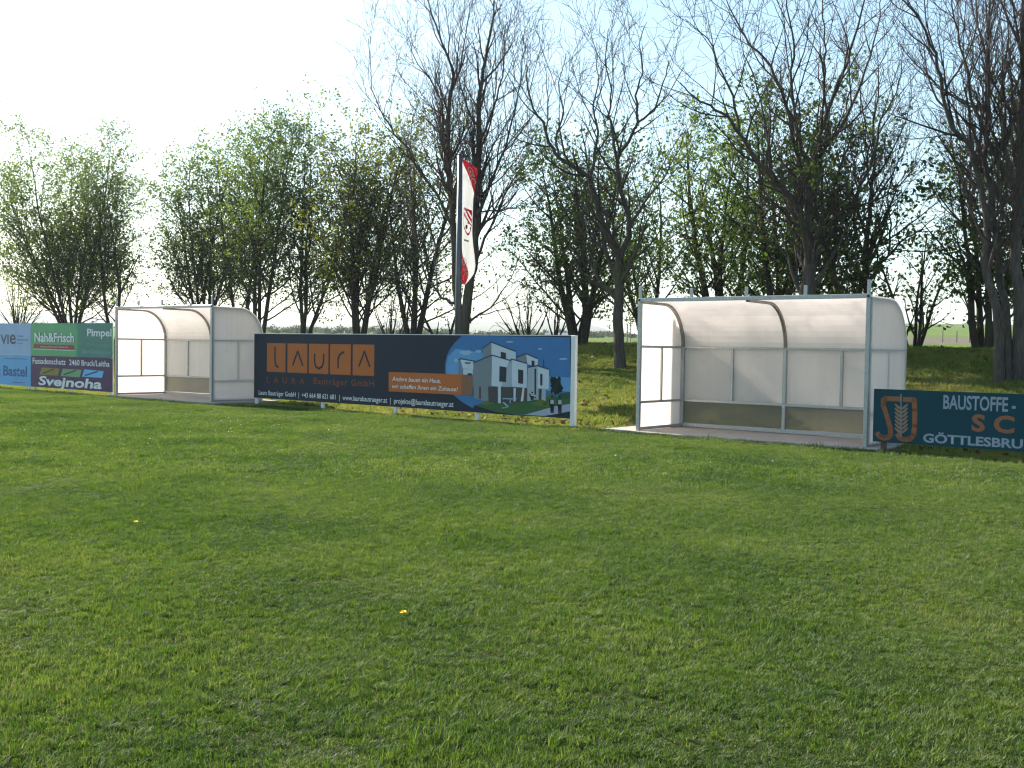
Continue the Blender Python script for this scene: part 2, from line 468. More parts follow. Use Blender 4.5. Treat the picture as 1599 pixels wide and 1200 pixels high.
def dugout(loc, yaw, label):
    g = empty('team_dugout', loc, yaw)
    tag(g, label, 'dugout', 'team dugouts beside the pitch')
    st_, W, D = M['steel'], W_D, D_D
    for x in (0, W - P_):
        MB().box(x, x + P_, 0, P_, 0, H_D - 0.066, .004).build('front_post', st_, g)
        MB().box(x, x + P_, D - P_, D, 0, HM, .004).build('rear_post', st_, g)
        # side frame rails
        MB().box(x + .008, x + P_ - .008, P_, D - P_, 0.005, 0.055, .004).build('bottom_rail', st_, g)
        MB().box(x + .015, x + P_ - .015, P_, D - P_, HL - .02, HL + .02, .003).build('side_rail', st_, g)
        MB().box(x + .015, x + P_ - .015, P_, D - P_, HM - .022, HM + .018, .003).build('side_rail', st_, g)
        MB().box(x + .014, x + P_ - .014, D / 2 - .02, D / 2 + .02, HL + .02, HM - .022, .003).build('side_stud', st_, g)
        sheet_x = (-.014, -.003) if x == 0 else (W + .003, W + .014)
        pr = roof_profile(-.004)
        mb = MB()
        poly = [(.035, .03), (D, .03)] + [(y, z) for y, z in reversed(pr)][0:-1] + [(.035, H_D - .04)]
        lower = [(.035, .03), (D, .03), (D, HM - .004), (.035, HM - .004)]
        upper = [(.035, HM + .001)] + [(D, HM + .001)] + [(y, z) for y, z in reversed(pr)][1:-1] + [(.035, H_D - .041)]
        MB().sweep(lower, *sheet_x).build('side_panel', M['opal'], g)
        MB().sweep(upper, *sheet_x).build('side_panel', M['opal'], g)
    # front beam with the square tube ends closed by black caps
    MB().box(P_ * 0, W, -.002, P_ - .002, H_D - .062, H_D, .004).build('front_beam', st_, g)
    for x in (.012, W - .048):
        MB().box(x, x + .036, -.008, -.0025, H_D - .05, H_D - .014).build('end_cap', M['cap'], g)
    for i, u in enumerate((0, .25, .5, .75, 1)):
        x = u * (W - P_)
        h = .20 if u in (0, 1) else .145
        MB().box(x + .008, x + P_ - .008, .012, P_ - .016, H_D + .001, H_D + h, .003).build('upright_stub', st_, g)
    # rear frame
    MB().box(P_, W - P_, D - P_ + .006, D - .006, 0.004, 0.07, .004).build('bottom_rail', st_, g)
    MB().box(P_, W - P_, D - P_ + .012, D - .008, HL - .022, HL + .022, .003).build('rear_rail', st_, g)
    MB().box(P_, W - P_, D - P_ + .012, D - .008, HM - .022, HM + .018, .003).build('rear_rail', st_, g)
    for u in (.25, .75):
        x = u * (W - P_)
        MB().box(x + .008, x + P_ - .008, D - P_ + .014, D - .01, HL + .022, HM - .022, .003).build('rear_stud', st_, g)
    xc = .5 * (W - P_)
    MB().box(xc, xc + P_, D - P_, D - .004, .07, HL - .022, .004).build('rear_post', st_, g)
    MB().box(xc, xc + P_, D - P_, D - .004, HL + .022, HM - .022, .004).build('rear_post', st_, g)
    # bent roof ribs
    po, pi = roof_profile(-.008), roof_profile(-.052)
    for x in (0.006, xc + .006, W - P_ + .006):
        MB().strip([(max(y, P_), z) for y, z in pi], [(max(y, P_ + .0), z) for y, z in po], x, x + .048).build('roof_rib', M['dark_steel'], g)
    # sheets: roof in two bays, rear in four opal panes and two clear ones below
    a, b = roof_profile(0.0), roof_profile(.011)
    for x0, x1 in ((-.014, xc + .028), (xc + .032, W + .014)):
        MB().strip([(y + .062 * (i == 0), z) for i, (y, z) in enumerate(a)], [(y + .062 * (i == 0), z) for i, (y, z) in enumerate(b)], x0, x1).build('roof_panel', M['opal'], g, False)
    xs = [0.0] + [u * (W - P_) + P_ / 2 for u in (.25, .5, .75)] + [W]
    for i in range(4):
        MB().box(xs[i] + .002, xs[i + 1] - .002, D + .002, D + .012, HL - .002, HM - .004).build('rear_panel', M['opal'], g)
    for x0, x1 in ((0, xc + P_ / 2), (xc + P_ / 2, W)):
        MB().box(x0 + .002, x1 - .002, D + .003, D + .013, .03, HL - .006).build('kick_panel', M['clear'], g)
    return g

dg_r = dugout((2.073, 18.13, 0.025), -0.696, 'nearer white dugout, between the dark blue board and the dark teal board')
dg_l = dugout((-9.892, 27.092, 0.035), -0.673, 'farther white dugout beside the purple and green advertising boards')

def slab(loc, yaw, x0, x1, y0, y1, label):
    g = empty('concrete_slab', loc, yaw)
    o = MB().box(x0, x1, y0, y1, -.12, 0, .012).build('slab_body', M['concrete'], g)
    bpy.data.objects.remove(g)
    o.name = 'concrete_slab'
    o.parent = None
    o.location = loc; o.rotation_euler = (0, 0, yaw)
    return tag(o, label, 'slab', 'concrete dugout bases')
slab((2.073, 18.13, 0.022), -0.696, -.62, W_D + .22, -.10, D_D + .25, 'concrete base under the nearer dugout, sticking out at its left end')
slab((-9.892, 27.092, 0.032), -0.673, -.12, W_D + .30, -.12, D_D + .25, 'concrete base under the farther dugout')

# ------------------------------------------------------------------ lettering and flat print on boards
def text_mesh(body, w, h, bold=0.0, shear=0.0, spacing=1.0):
    """mesh data of a line of lettering fitted into w x h (origin lower left), standing in the xz plane"""
    cu = bpy.data.curves.new('lettering', 'FONT')
    cu.body = body
    cu.offset = bold
    cu.shear = shear
    cu.space_character = spacing
    cu.resolution_u = 3
    ob = bpy.data.objects.new('lettering', cu)
    COL.objects.link(ob)
    dg = bpy.context.evaluated_depsgraph_get()
    dg.update()
    me = bpy.data.meshes.new_from_object(ob.evaluated_get(dg))
    bpy.data.objects.remove(ob)
    bpy.data.curves.remove(cu)
    n = len(me.vertices)
    co = np.zeros(n * 3); me.vertices.foreach_get('co', co); co = co.reshape(-1, 3)
    lo, hi = co.min(0), co.max(0)
    k = (co - lo) / np.maximum(hi - lo, 1e-6)
    out = np.stack([k[:, 0] * w, np.zeros(n), k[:, 1] * h], -1)
    me.vertices.foreach_set('co', out.ravel()); me.update()
    return me

def lettering(parent, body, x, z, w, h, y, mat, **kw):
    me = text_mesh(body, w, h, **kw)
    me.name = 'lettering'
    me.materials.append(mat)
    o = bpy.data.objects.new('lettering', me)
    o.location = (x, y, z)
    return link(o, parent)

def flat(parent, name, pts, y, mat):
    """flat print: polygons of (x, z)"""
    polys = pts if isinstance(pts[0][0], (tuple, list)) else [pts]
    if len(polys) == 1 or name in JOINED:
        mb = MB()
        for q in polys:
            mb.add([(x, y, z) for x, z in q], [tuple(range(len(q)))])
        return mb.build(name, mat, parent)
    return [flat(parent, name, q, y, mat) for q in polys]
JOINED = {'logo_letter', 'emblem_letter', 'emblem_grain_pattern', 'emblem_stalk', 'print_stroke', 'roof_line_print', 'picture_suit_print', 'picture_shirt_print'}

def stroke(pts, w):
    """quads along a polyline of (x, z)"""
    out = []
    for (x0, z0), (x1, z1) in zip(pts[:-1], pts[1:]):
        dx, dz = x1 - x0, z1 - z0
        l = math.hypot(dx, dz) or 1
        nx, nz = -dz / l * w / 2, dx / l * w / 2
        ex, ez = dx / l * w * .25, dz / l * w * .25
        out.append([(x0 - ex + nx, z0 - ez + nz), (x0 - ex - nx, z0 - ez - nz), (x1 + ex - nx, z1 + ez - nz), (x1 + ex + nx, z1 + ez + nz)])
    return out

C = {}
def col(name, c, rough=0.4, var=0.06):
    C[name] = paint(name, c, rough, var, 2.5, 0.0, 0.10)
    return C[name]
col('navy_print', (0.020, 0.030, 0.052)); col('orange_print', (0.50, 0.145, 0.042)); col('white_print', (0.78, 0.80, 0.82))
col('dark_orange_print', (0.26, 0.085, 0.035)); col('brown_print', (0.03, 0.012, 0.012)); col('sky_print', (0.055, 0.185, 0.42)); col('sky_light_print', (0.13, 0.33, 0.62))
col('cloud_print', (0.30, 0.45, 0.62)); col('wall_light_print', (0.56, 0.63, 0.72)); col('wall_shade_print', (0.20, 0.24, 0.27)); col('wall_mid_print', (0.36, 0.42, 0.48))
col('roof_line_print', (0.045, 0.07, 0.12)); col('window_print', (0.035, 0.04, 0.06)); col('recess_print', (0.075, 0.07, 0.075)); col('lawn_print', (0.05, 0.13, 0.05))
col('shrub_print', (0.10, 0.16, 0.05)); col('tree_print', (0.012, 0.03, 0.03)); col('path_print', (0.36, 0.40, 0.52)); col('blend_print', (0.26, 0.13, 0.085)); col('suit_print', (0.012, 0.014, 0.03)); col('shirt_print', (0.45, 0.45, 0.48)); col('hedge_print', (0.03, 0.10, 0.06))
col('teal_paint', (0.008, 0.056, 0.080), 0.55); col('teal_orange_paint', (0.30, 0.125, 0.065), 0.6); col('teal_white_paint', (0.28, 0.34, 0.42), 0.6); col('wheat_paint', (0.28, 0.19, 0.13), 0.6)
col('ice_blue_print', (0.33, 0.47, 0.70)); col('blue_print', (0.13, 0.40, 0.74)); col('deep_blue_print', (0.03, 0.12, 0.30)); col('grey_ink', (0.09, 0.11, 0.18)); col('mid_ink', (0.16, 0.22, 0.34))
col('green_print', (0.10, 0.37, 0.20)); col('teal_green_print', (0.085, 0.24, 0.21)); col('pale_green_ink', (0.20, 0.36, 0.36)); col('red_bar_print', (0.34, 0.06, 0.06)); col('purple_print', (0.085, 0.045, 0.12))
col('olive_print', (0.28, 0.23, 0.05)); col('leaf_print', (0.18, 0.38, 0.19)); col('cyan_print', (0.15, 0.50, 0.85)); col('shadow_ink', (0.03, 0.05, 0.06)); col('lime_print', (0.13, 0.42, 0.20))
M['board_back'] = paint('grey_board_back', (0.45, 0.45, 0.46), 0.5)

# ---- large dark blue board
TB = 0.0
def board_root(name, px, t0, z, label):
    s, _ = on_plane(px, 600, t0)
    x, y = xy(s, t0)
    g = empty(name, (x, y, 0), YAW)
    return g, s
lb, s0 = board_root('advertising_board', 397, TB, 0, None)
tag(lb, 'large dark blue advertising board with orange squares and a picture of white houses', 'advertising board')
def B(px, py, t0=TB):
    s, z = on_plane(px, py, t0)
    return (s - s0, z)
L_ = B(892, 590)[0]
zt, zb = 1.605, 0.20
bx = B(397, 520.5)[1], B(892, 526.5)[1], B(397, 621.5)[1], B(892, 653.5)[1]
zt = (bx[0] + bx[1]) / 2; zb = (bx[2] + bx[3]) / 2
MB().box(0, L_, -.006, .006, zb, zt).build('panel', C['navy_print'], lb)
MB().box(-.004, L_ + .004, -.010, .010, zt + .001, zt + .014).build('top_trim', M['white_post'], lb)
for px in (398.5, 502, 616, 744):
    x = max(B(px, 620)[0], .03)
    MB().box(x - .035, x + .035, .012, .075, -.15, zt - .02, .004).build('post', M['white_post'], lb)
MB().box(L_ + .005, L_ + .095, -.03, .05, -.15, zt + .012, .006).build('post', M['white_post'], lb)
y1, y2, y3, y4, y5 = -.0085, -.011, -.0135, -.016, -.0185
def quadpx(*pp):
    return [B(*q) for q in pp]
# orange squares
tops = [(417.5, 535.5), (446.5, 536.2), (449.5, 536.3), (480.5, 537), (483, 537), (513.5, 537.6), (516, 537.7), (548.5, 538.4), (551.5, 538.5), (585, 539)]
bots = [(417, 580), (446, 581.5), (449, 582), (480, 583), (483, 583.2), (513.5, 585), (516, 585), (548.5, 586.5), (551.5, 586.7), (584.5, 588)]
zq1 = np.mean([B(*q)[1] for q in tops]); zq0 = np.mean([B(*q)[1] for q in bots])
tiles = []
for i in range(5):
    x0, x1 = B(*tops[2 * i])[0], B(*tops[2 * i + 1])[0]
    flat(lb, 'logo_square', [(x0, zq0), (x1, zq0), (x1, zq1), (x0, zq1)], y1, C['orange_print'])
    tiles.append((x0, x1))
def tile_pt(i, u, v):
    return (tiles[i][0] + u * (tiles[i][1] - tiles[i][0]), zq0 + v * (zq1 - zq0))
glyph = [
    [(.44, .86), (.44, .42), (.455, .32), (.50, .22), (.62, .17)],
    [(.28, .26), (.52, .74), (.78, .26)],
    [(.30, .66), (.30, .40), (.36, .24), (.52, .17), (.68, .24), (.76, .40), (.76, .66)],
    [(.40, .22), (.40, .52), (.46, .64), (.58, .72), (.68, .74)],
    [(.30, .30), (.55, .78), (.80, .30)]]
for i, gl in enumerate(glyph):
    flat(lb, 'logo_letter', stroke([tile_pt(i, *q) for q in gl], .045), y2, C['navy_print'])
def textpx(parent, body, p0, p1, p2, y, mat, BB=B, **kw):
    """p0 lower left, p1 lower right, p2 upper left corner of the lettering in the photograph"""
    a, b, c2 = BB(*p0), BB(*p1), BB(*p2)
    zz = (a[1] + b[1]) / 2
    return lettering(parent, body, a[0], zz, b[0] - a[0], max(c2[1] - a[1], .02), y, mat, **kw)
textpx(lb, 'L A U R A', (417, 598.5), (476, 600.5), (417, 589), y1, C['dark_orange_print'], spacing=1.3)
textpx(lb, 'Bauträger GmbH', (490, 604.5), (584.5, 606), (490, 591.5), y1, C['dark_orange_print'], spacing=1.15)
textpx(lb, 'Laura Bauträger GmbH  |  +43 664 88 621 681  |  www.laurabautraeger.at  |  projekte@laurabautraeger.at', (404.5, 619.5), (708.5, 638), (404.5, 609.5), y1, C['white_print'], bold=.006)
# picture: sky disc, houses, lawn
disc = [(722, 524.6), (712, 534), (704, 544), (698.5, 555), (695.5, 568), (695.5, 583), (698, 600), (706, 615), (722, 628), (742, 640), (770, 646), (800, 648), (830, 649.5), (860, 651), (891, 652.8), (891, 527)]
pic = flat(lb, 'house_picture', quadpx(*disc), y1, C['sky_print'])
flat(pic, 'picture_sky_glow', quadpx((697, 575), (699.5, 558), (712, 545), (760, 552), (815, 585), (891, 590), (891, 612), (700, 604)), y2 + .001, C['sky_light_print'])
def blob(px, py, rx, ry, k=14, seed=1):
    r = random.Random(seed)
    return quadpx(*[(px + rx * (1 + r.uniform(-.38, .25)) * math.cos(2 * math.pi * i / k), py + ry * (1 + r.uniform(-.38, .25)) * math.sin(2 * math.pi * i / k)) for i in range(k)])
flat(pic, 'picture_cloud', [blob(728, 551, 9, 4.5, seed=2), blob(748, 549, 5, 2.5, seed=3), blob(844, 545.5, 4, 1.6, seed=4), blob(796, 534, 6, 1.6, seed=5), blob(713, 563, 4, 3, seed=6), blob(880, 561, 9, 1.5, seed=8)], y2, C['cloud_print'])
flat(pic, 'picture_lawn', quadpx((742, 633), (762, 628), (800, 629), (838, 622), (858, 620), (891, 618), (891, 634), (866, 637), (820, 648), (800, 647.5), (775, 643.5)), y2, C['lawn_print'])
flat(pic, 'picture_path', quadpx((820, 648), (870, 634), (891, 631), (891, 642.5), (864, 648), (850, 649.8)), y3, C['path_print'])
flat(pic, 'picture_foot', quadpx((742, 633), (775, 643.5), (810, 648.3), (850, 649.8), (878, 645.5), (891, 642.5), (891, 653), (800, 648.6), (735, 643.5)), y3 - .0008, C['navy_print'])
flat(pic, 'picture_hedge', quadpx((876, 614), (891, 612.5), (891, 622), (874, 624)), y3, C['hedge_print'])
flat(pic, 'picture_tree', [blob(869, 603, 10, 14, 22, 11), blob(864, 594, 6, 7, seed=12), blob(874, 609, 5, 6, seed=13)], y3, C['tree_print'])
# small house far left, orange blend over it
flat(pic, 'picture_house_wall', [quadpx((719, 561), (744, 565), (744, 577), (724, 576)), quadpx((724, 577), (739, 577), (739, 602), (724, 600))], y3, C['wall_light_print'])
flat(pic, 'picture_house_shade', [quadpx((717, 563), (720, 561), (720, 579), (717, 582)), quadpx((717, 580), (724, 576.5), (724, 600), (715, 598))], y4, C['wall_shade_print'])
# main houses
flat(pic, 'picture_house_wall', [
    quadpx((768, 535), (806, 549), (806, 562), (796, 563), (768, 554)),
    quadpx((769, 556), (797, 563.5), (793, 572), (783, 606), (768, 602.5)),
    quadpx((800, 562), (824, 568.5), (823, 606), (800, 604)),
    quadpx((822, 553), (841, 561), (840, 571), (834, 571.5), (824, 569)),
    quadpx((840, 572), (858, 577.5), (857.5, 608), (840, 606.5))], y3, C['wall_light_print'])
flat(pic, 'picture_house_shade', [
    quadpx((755, 544.5), (768, 535), (768, 554), (755, 561)),
    quadpx((740, 568), (769, 555), (768, 603), (779, 604), (779, 629), (762, 628), (741, 622)),
    quadpx((807, 559), (822, 553.5), (823, 568), (812, 565))], y4, C['wall_shade_print'])
flat(pic, 'picture_house_side', [
    quadpx((793, 572), (800, 562), (800, 604), (783, 606)),
    quadpx((825, 574.5), (840, 571.5), (840, 624), (824, 627)),
    quadpx((840, 607), (853, 608), (853, 626), (840, 625))], y4 + .0004, C['wall_mid_print'])
flat(pic, 'roof_line_print', sum([stroke(quadpx(*q), .022) for q in (
    ((755, 544), (768, 534.5), (806, 549)), ((740, 567), (769, 554.8), (797, 563), (800, 561), (824, 568)), ((807, 558.5), (822, 552.5), (840, 560)), ((825, 574), (840, 571.3), (858, 577)), ((717, 562.5), (720, 560.5), (743, 564.5)))], []), y5, C['roof_line_print'])
flat(pic, 'picture_window', [
    quadpx((783, 549.5), (791, 551.5), (791, 561), (783, 559)), quadpx((781, 572), (792, 574), (791, 597), (780.5, 596)),
    quadpx((810, 577), (818, 578.5), (817.5, 600), (810, 598.5)), quadpx((831, 563), (835.5, 564), (835.5, 573), (831, 572)),
    quadpx((844.5, 584), (848, 584.5), (847.5, 602.5), (844.5, 602)), quadpx((835.5, 576), (838, 576), (838, 622), (835.5, 622)),
    quadpx((731, 583), (738, 583.5), (738, 587), (731, 586.5)), quadpx((727, 566), (736, 566.5), (735, 568.5), (727, 568)),
    quadpx((849, 562), (850, 562), (850, 574), (849, 574))], y5, C['window_print'])
flat(pic, 'picture_porch', [
    quadpx((779, 604), (824, 606), (824, 628), (779, 630)), quadpx((763, 604), (778, 604), (778, 629), (764, 628)), quadpx((842, 607.5), (847, 608), (846, 625), (842, 625)), quadpx((749, 604), (752, 604), (752, 624), (749, 623))], y5, C['recess_print'])
flat(pic, 'picture_pillar', [quadpx((779, 602), (783, 602), (783, 630), (779, 630)), quadpx((803, 606), (806.5, 606), (806, 627), (803, 627)), quadpx((817, 606), (820, 606), (818, 627), (814, 627))], y5 - .0006, C['wall_light_print'])
flat(pic, 'picture_furniture', [quadpx((786, 622), (808, 622.5), (808, 624), (786, 623.6)), quadpx((785, 628), (788, 628), (796, 635), (793, 636)), quadpx((784, 637), (793, 636), (794, 637), (785, 638)), quadpx((797, 624), (798.5, 624), (798.5, 630), (797, 630))], y5 - .0012, C['cloud_print'])
flat(pic, 'picture_shrub', [blob(845, 630, 12, 5, 18, 21), blob(762, 630, 8, 4, 12, 22), blob(860, 619, 5, 5, 12, 23), blob(854, 632, 7, 4, 12, 25), blob(808, 624, 3, 2, 9, 26)], y4, C['shrub_print'])
def walker(px, py, h):
    return [quadpx((px - 2.6, py + h * .28), (px + 2.6, py + h * .28), (px + 3.2, py + h * .55), (px - 3.2, py + h * .55))], \
           [quadpx((px - 1.2, py), (px + 1.2, py), (px + 1.2, py + h * .18), (px - 1.2, py + h * .18)), quadpx((px - 3, py + h * .5), (px + 3, py + h * .5), (px + 2.2, py + h), (px + .4, py + h), (px, py + h * .65), (px - .4, py + h), (px - 2.2, py + h)), quadpx((px - 4.4, py + h * .25), (px - 2.4, py + h * .22), (px - 2.6, py + h * .6), (px - 4, py + h * .6))]
for px, py, h in ((863, 617, 28), (875, 617, 29)):
    a, b = walker(px, py, h)
    flat(pic, 'picture_shirt_print', a, y5 - .001, C['shirt_print']); flat(pic, 'picture_suit_print', b, y5 - .0018, C['suit_print'])
flat(pic, 'picture_shirt_print', walker(835, 613, 13)[0], y5 - .001, C['shirt_print'])
flat(pic, 'picture_suit_print', walker(832, 612, 13)[1], y5 - .0018, C['suit_print'])
# slogan on its orange field
flat(lb, 'slogan_field', quadpx((608, 581), (722, 585), (722, 617), (608, 611.5)), y5, C['orange_print'])
flat(lb, 'slogan_field_end', quadpx((722, 585), (739, 586), (739, 618), (722, 617)), y5, C['blend_print'])
textpx(lb, 'Andere bauen ein Haus,', (613.5, 596), (689, 600), (613.5, 588), y5 - .0025, C['white_print'], shear=.2, bold=.004)
textpx(lb, 'wir schaffen Ihnen ein Zuhause!', (613.5, 606), (716, 612), (613.5, 599.5), y5 - .0025, C['white_print'], shear=.2, bold=.004)

# ---- left boards (four sheets on a common line, each its own board)
TL = -0.69
def small_board(px0, px1, zlo, zhi, mat, label, x_over=None):
    s_a, _ = on_plane(px0, 560, TL); s_b, _ = on_plane(px1, 560, TL)
    if x_over: s_a = s_b - x_over
    x, y = xy(s_a, TL)
    g = empty('advertising_board', (x, y, 0), YAW)
    tag(g, label, 'advertising board', 'advertising boards left of the farther dugout')
    MB().box(.004, s_b - s_a - .004, -.006, .006, zlo, zhi).build('panel', mat, g)
    def BB(px, py):
        s, z = on_plane(px, py, TL)
        return (s - s_a, z)
    return g, BB, s_b - s_a
zT = (on_plane(60, 505, TL)[1] + on_plane(170, 505, TL)[1]) / 2
zM = (on_plane(60, 556, TL)[1] + on_plane(170, 559, TL)[1]) / 2
zB = (on_plane(60, 605, TL)[1] + on_plane(170, 612, TL)[1]) / 2
nb, NB, nw = small_board(48.5, 176, zM + .003, zT, C['green_print'], 'green grocery board with white lettering over a red bar, above the purple board')
flat(nb, 'print_field', [NB(*q) for q in ((120, 505), (122, 515), (123, 530), (122.5, 545), (121, 558), (175.6, 559), (175.6, 505))], y1, C['teal_green_print'])
flat(nb, 'print_ellipse', [NB(*q) for q in ((49, 507), (118, 508), (120.5, 518), (121.5, 530), (121, 545), (119, 556), (49, 554))], y1 - .001, C['lime_print'])
textpx(nb, 'Nah&Frisch', (54.8, 534.2), (117.2, 536.5), (54.8, 518.5), y2, C['shadow_ink'], NB, bold=.055)
textpx(nb, 'Nah&Frisch', (54.5, 533.7), (116.5, 536), (54.5, 519), y3, C['white_print'], NB, bold=.03)
flat(nb, 'print_bar', [NB(*q) for q in ((53, 537.5), (117, 539.5), (117, 546.5), (53, 544))], y2, C['red_bar_print'])
flat(nb, 'print_rule', [NB(*q) for q in ((53, 545), (117, 547.6), (117, 548.3), (53, 545.6))], y2, C['white_print'])
textpx(nb, 'VERKÄUFER FÜR MICH DA', (63, 542), (107, 544.5), (63, 539.5), y3, C['white_print'], NB)
textpx(nb, 'Pimpel', (136.5, 528.5), (174.8, 530.5), (136.5, 513), y2, C['white_print'], NB, bold=.02)
textpx(nb, 'Kirchenstraße 3', (136, 541.5), (174, 542.5), (136, 536.5), y2, C['pale_green_ink'], NB)
textpx(nb, '2464 Göttlesbrunn', (128, 553), (174, 553.8), (128, 546.5), y2, C['pale_green_ink'], NB, bold=.01)
sb, SB, sw = small_board(48.5, 176, zB, zM - .003, C['purple_print'], 'dark purple painter board with three coloured slanted fields and bold white lettering')
textpx(sb, 'Fassadenschutz', (51.5, 568), (103, 570.5), (51.5, 559), y1, C['white_print'], SB, bold=.01)
textpx(sb, '2460 Bruck/Leitha', (108.5, 570.5), (171.5, 573.5), (108.5, 561.5), y1, C['white_print'], SB, bold=.01)
for (a, b, c_, d, mt) in (((66, 574), (93.5, 576), (91, 587), (62, 585.5), 'olive_print'), ((98.5, 576), (128, 578), (125, 589.5), (95, 587.5), 'leaf_print'), ((132, 577), (162.5, 580), (160, 590.5), (128.5, 588.5), 'cyan_print')):
    flat(sb, 'print_field', [SB(*q) for q in (a, b, c_, d)], y1, C[mt])
    flat(sb, 'print_stroke', stroke([SB(*q) for q in ((d[0] + 5, d[1] - 2), (a[0] * .3 + b[0] * .7, a[1] * .3 + b[1] * .7 + 1.2))], .035), y2, C['purple_print'])
textpx(sb, 'Svejnoha', (60.5, 607.5), (159.5, 611.5), (60.5, 588.5), y2, C['white_print'], SB, bold=.03, shear=.12)
vb, VB, vw = small_board(-70, 48, zM + .003, zT, C['ice_blue_print'], 'pale blue airport board with grey lettering, leftmost in the top row')
textpx(vb, 'VI', (1.2, 537.5), (14, 538), (1.2, 522.5), y1, C['grey_ink'], VB, bold=.02)
textpx(vb, 'e', (15.5, 538), (25, 538), (15.5, 522.5), y1, C['grey_ink'], VB, bold=.015)
textpx(vb, 'Vienna', (27.5, 526.5), (37, 526.7), (27.5, 523.3), y1, C['mid_ink'], VB, bold=.02)
textpx(vb, 'International', (27.5, 532.3), (44.5, 532.5), (27.5, 529), y1, C['mid_ink'], VB, bold=.02)
textpx(vb, 'Airport', (27.5, 537.7), (36.5, 537.9), (27.5, 534.8), y1, C['mid_ink'], VB, bold=.02)
bb, BBB, bw = small_board(-70, 48, zB, zM - .003, C['blue_print'], 'bright blue board with dark blue lettering, leftmost in the bottom row')
textpx(bb, 'Bastel', (5.5, 587), (42.5, 589), (5.5, 571), y1, C['deep_blue_print'], BBB, bold=.025)
textpx(bb, ':', (-.5, 586.2), (1.0, 586.3), (-.5, 576.5), y1, C['deep_blue_print'], BBB, bold=.02)
flat(bb, 'print_rule', [BBB(*q) for q in ((8, 559.7), (42, 560.6), (42, 561.6), (8, 560.7))], y1, C['deep_blue_print'])
flat(bb, 'print_rule', [BBB(*q) for q in ((20, 596.7), (40, 597.6), (40, 598.4), (20, 597.5))], y1, C['deep_blue_print'])
for q in (sb, bb):      # posts that carry the lower boards (and the upper ones bolted to them)
    wq = sw if q is sb else bw
    for u in (.03, .5, .97):
        MB().box(u * wq - .035, u * wq + .035, .010, .075, -.15, zT - .02, .004).build('post', M['white_post'], q)

# ---- teal board, right
TT = -0.28
s_a, _ = on_plane(1364, 650, TT)
x, y = xy(s_a, TT)
tb = empty('advertising_board', (x, y, 0), YAW)
tag(tb, 'low dark teal board with faded orange emblem of a wheat ear between two curved letters', 'advertising board')
def TB_(px, py):
    s, z = on_plane(px, py, TT)
    return (s - s_a, z)
zt2 = (TB_(1364, 608)[1] + TB_(1595, 615)[1]) / 2
zb2 = (TB_(1364, 691)[1] + TB_(1595, 704)[1]) / 2
LT = 4.0
MB().box(0, LT, -.008, .008, zb2, zt2).build('panel', C['teal_paint'], tb)
M['rust'] = paint('brown_rusty_post', (0.10, 0.06, 0.045), 0.8, 0.3, 8)
for x in (.14, 2.0, 3.86):
    MB().box(x - .035, x + .035, .010, .07, -.15, zt2 - .03, .004).build('post', M['rust'], tb)
def strk(pp, w, fn=TB_):
    return stroke([fn(*q) for q in pp], w)
S_pts = [(1405, 623.5), (1384, 622.5), (1380, 625), (1379.5, 632), (1383, 643), (1387, 656), (1391, 670), (1391, 679), (1387, 683.5), (1380, 684.5), (1374, 682), (1370.5, 677)]
J_pts = [(1412, 624), (1428, 625), (1429, 640), (1428.5, 665), (1427, 680), (1422, 685.5), (1413, 687), (1406, 684.5), (1402, 679)]
flat(tb, 'emblem_letter', strk(S_pts, .068), y2, C['teal_orange_paint'])
flat(tb, 'emblem_letter', strk(J_pts, .068), y2, C['teal_orange_paint'])
ear = []
for i in range(7):
    py = 676 - i * 6.2
    for sg in (-1, 1):
        q = [(1408 + sg * 1, py + 1.5), (1408 + sg * 6, py - 1), (1408 + sg * 10.5, py - 6.5), (1408 + sg * 9.6, py - 8.5), (1408 + sg * 4.5, py - 5), (1408 + sg * .9, py - 2.2)]
        ear.append([TB_(*p_) for p_ in (q if sg > 0 else q[::-1])])
flat(tb, 'emblem_grain_pattern', ear, y3, C['wheat_paint'])
flat(tb, 'emblem_stalk', strk(((1407.5, 682), (1407.5, 616)), .012), y3, C['teal_white_paint'])
textpx(tb, 'BAUSTOFFE - ', (1473, 640), (1586, 643.5), (1473, 617.5), y1, C['teal_white_paint'], TB_, bold=.022)
textpx(tb, 'S C', (1517, 675), (1584, 677), (1517, 647.5), y1, C['teal_orange_paint'], TB_, bold=.035)
textpx(tb, 'GÖTTLESBRUNN', (1441.5, 691.8), (1640, 703.5), (1441.5, 674.5), y1, C['teal_white_paint'], TB_, bold=.03)

# ------------------------------------------------------------------ flagpole and banner
d_f = depth_at(714, 1.75)
base = at(714, 600, d_f); fx, fy = base[0], base[1]
fz = float(height(fx, fy))
z_top = at(717, 243, d_f)[2]
def tube_mb(mb, pts, rad, k=10):
    pts = [Vector(p) for p in pts]
    rings = []
    n0 = len(mb.v)
    for i, p in enumerate(pts):
        d = (pts[min(i + 1, len(pts) - 1)] - pts[max(i - 1, 0)]).normalized()
        u = d.orthogonal().normalized(); w = d.cross(u)
        r = rad[i] if isinstance(rad, (list, tuple)) else rad
        for j in range(k):
            a = 2 * math.pi * j / k
            mb.v.append(tuple(p + (u * math.cos(a) + w * math.sin(a)) * r))
    for i in range(len(pts) - 1):
        for j in range(k):
            mb.f.append((n0 + i * k + j, n0 + i * k + (j + 1) % k, n0 + (i + 1) * k + (j + 1) % k, n0 + (i + 1) * k + j))
    mb.f.append(tuple(n0 + j for j in range(k))[::-1]); mb.f.append(tuple(n0 + (len(pts) - 1) * k + j for j in range(k)))
    return mb
fp = empty('flagpole', (fx, fy, fz))
tag(fp, 'slim grey flagpole behind the dark blue board', 'flagpole')
hp = z_top - fz
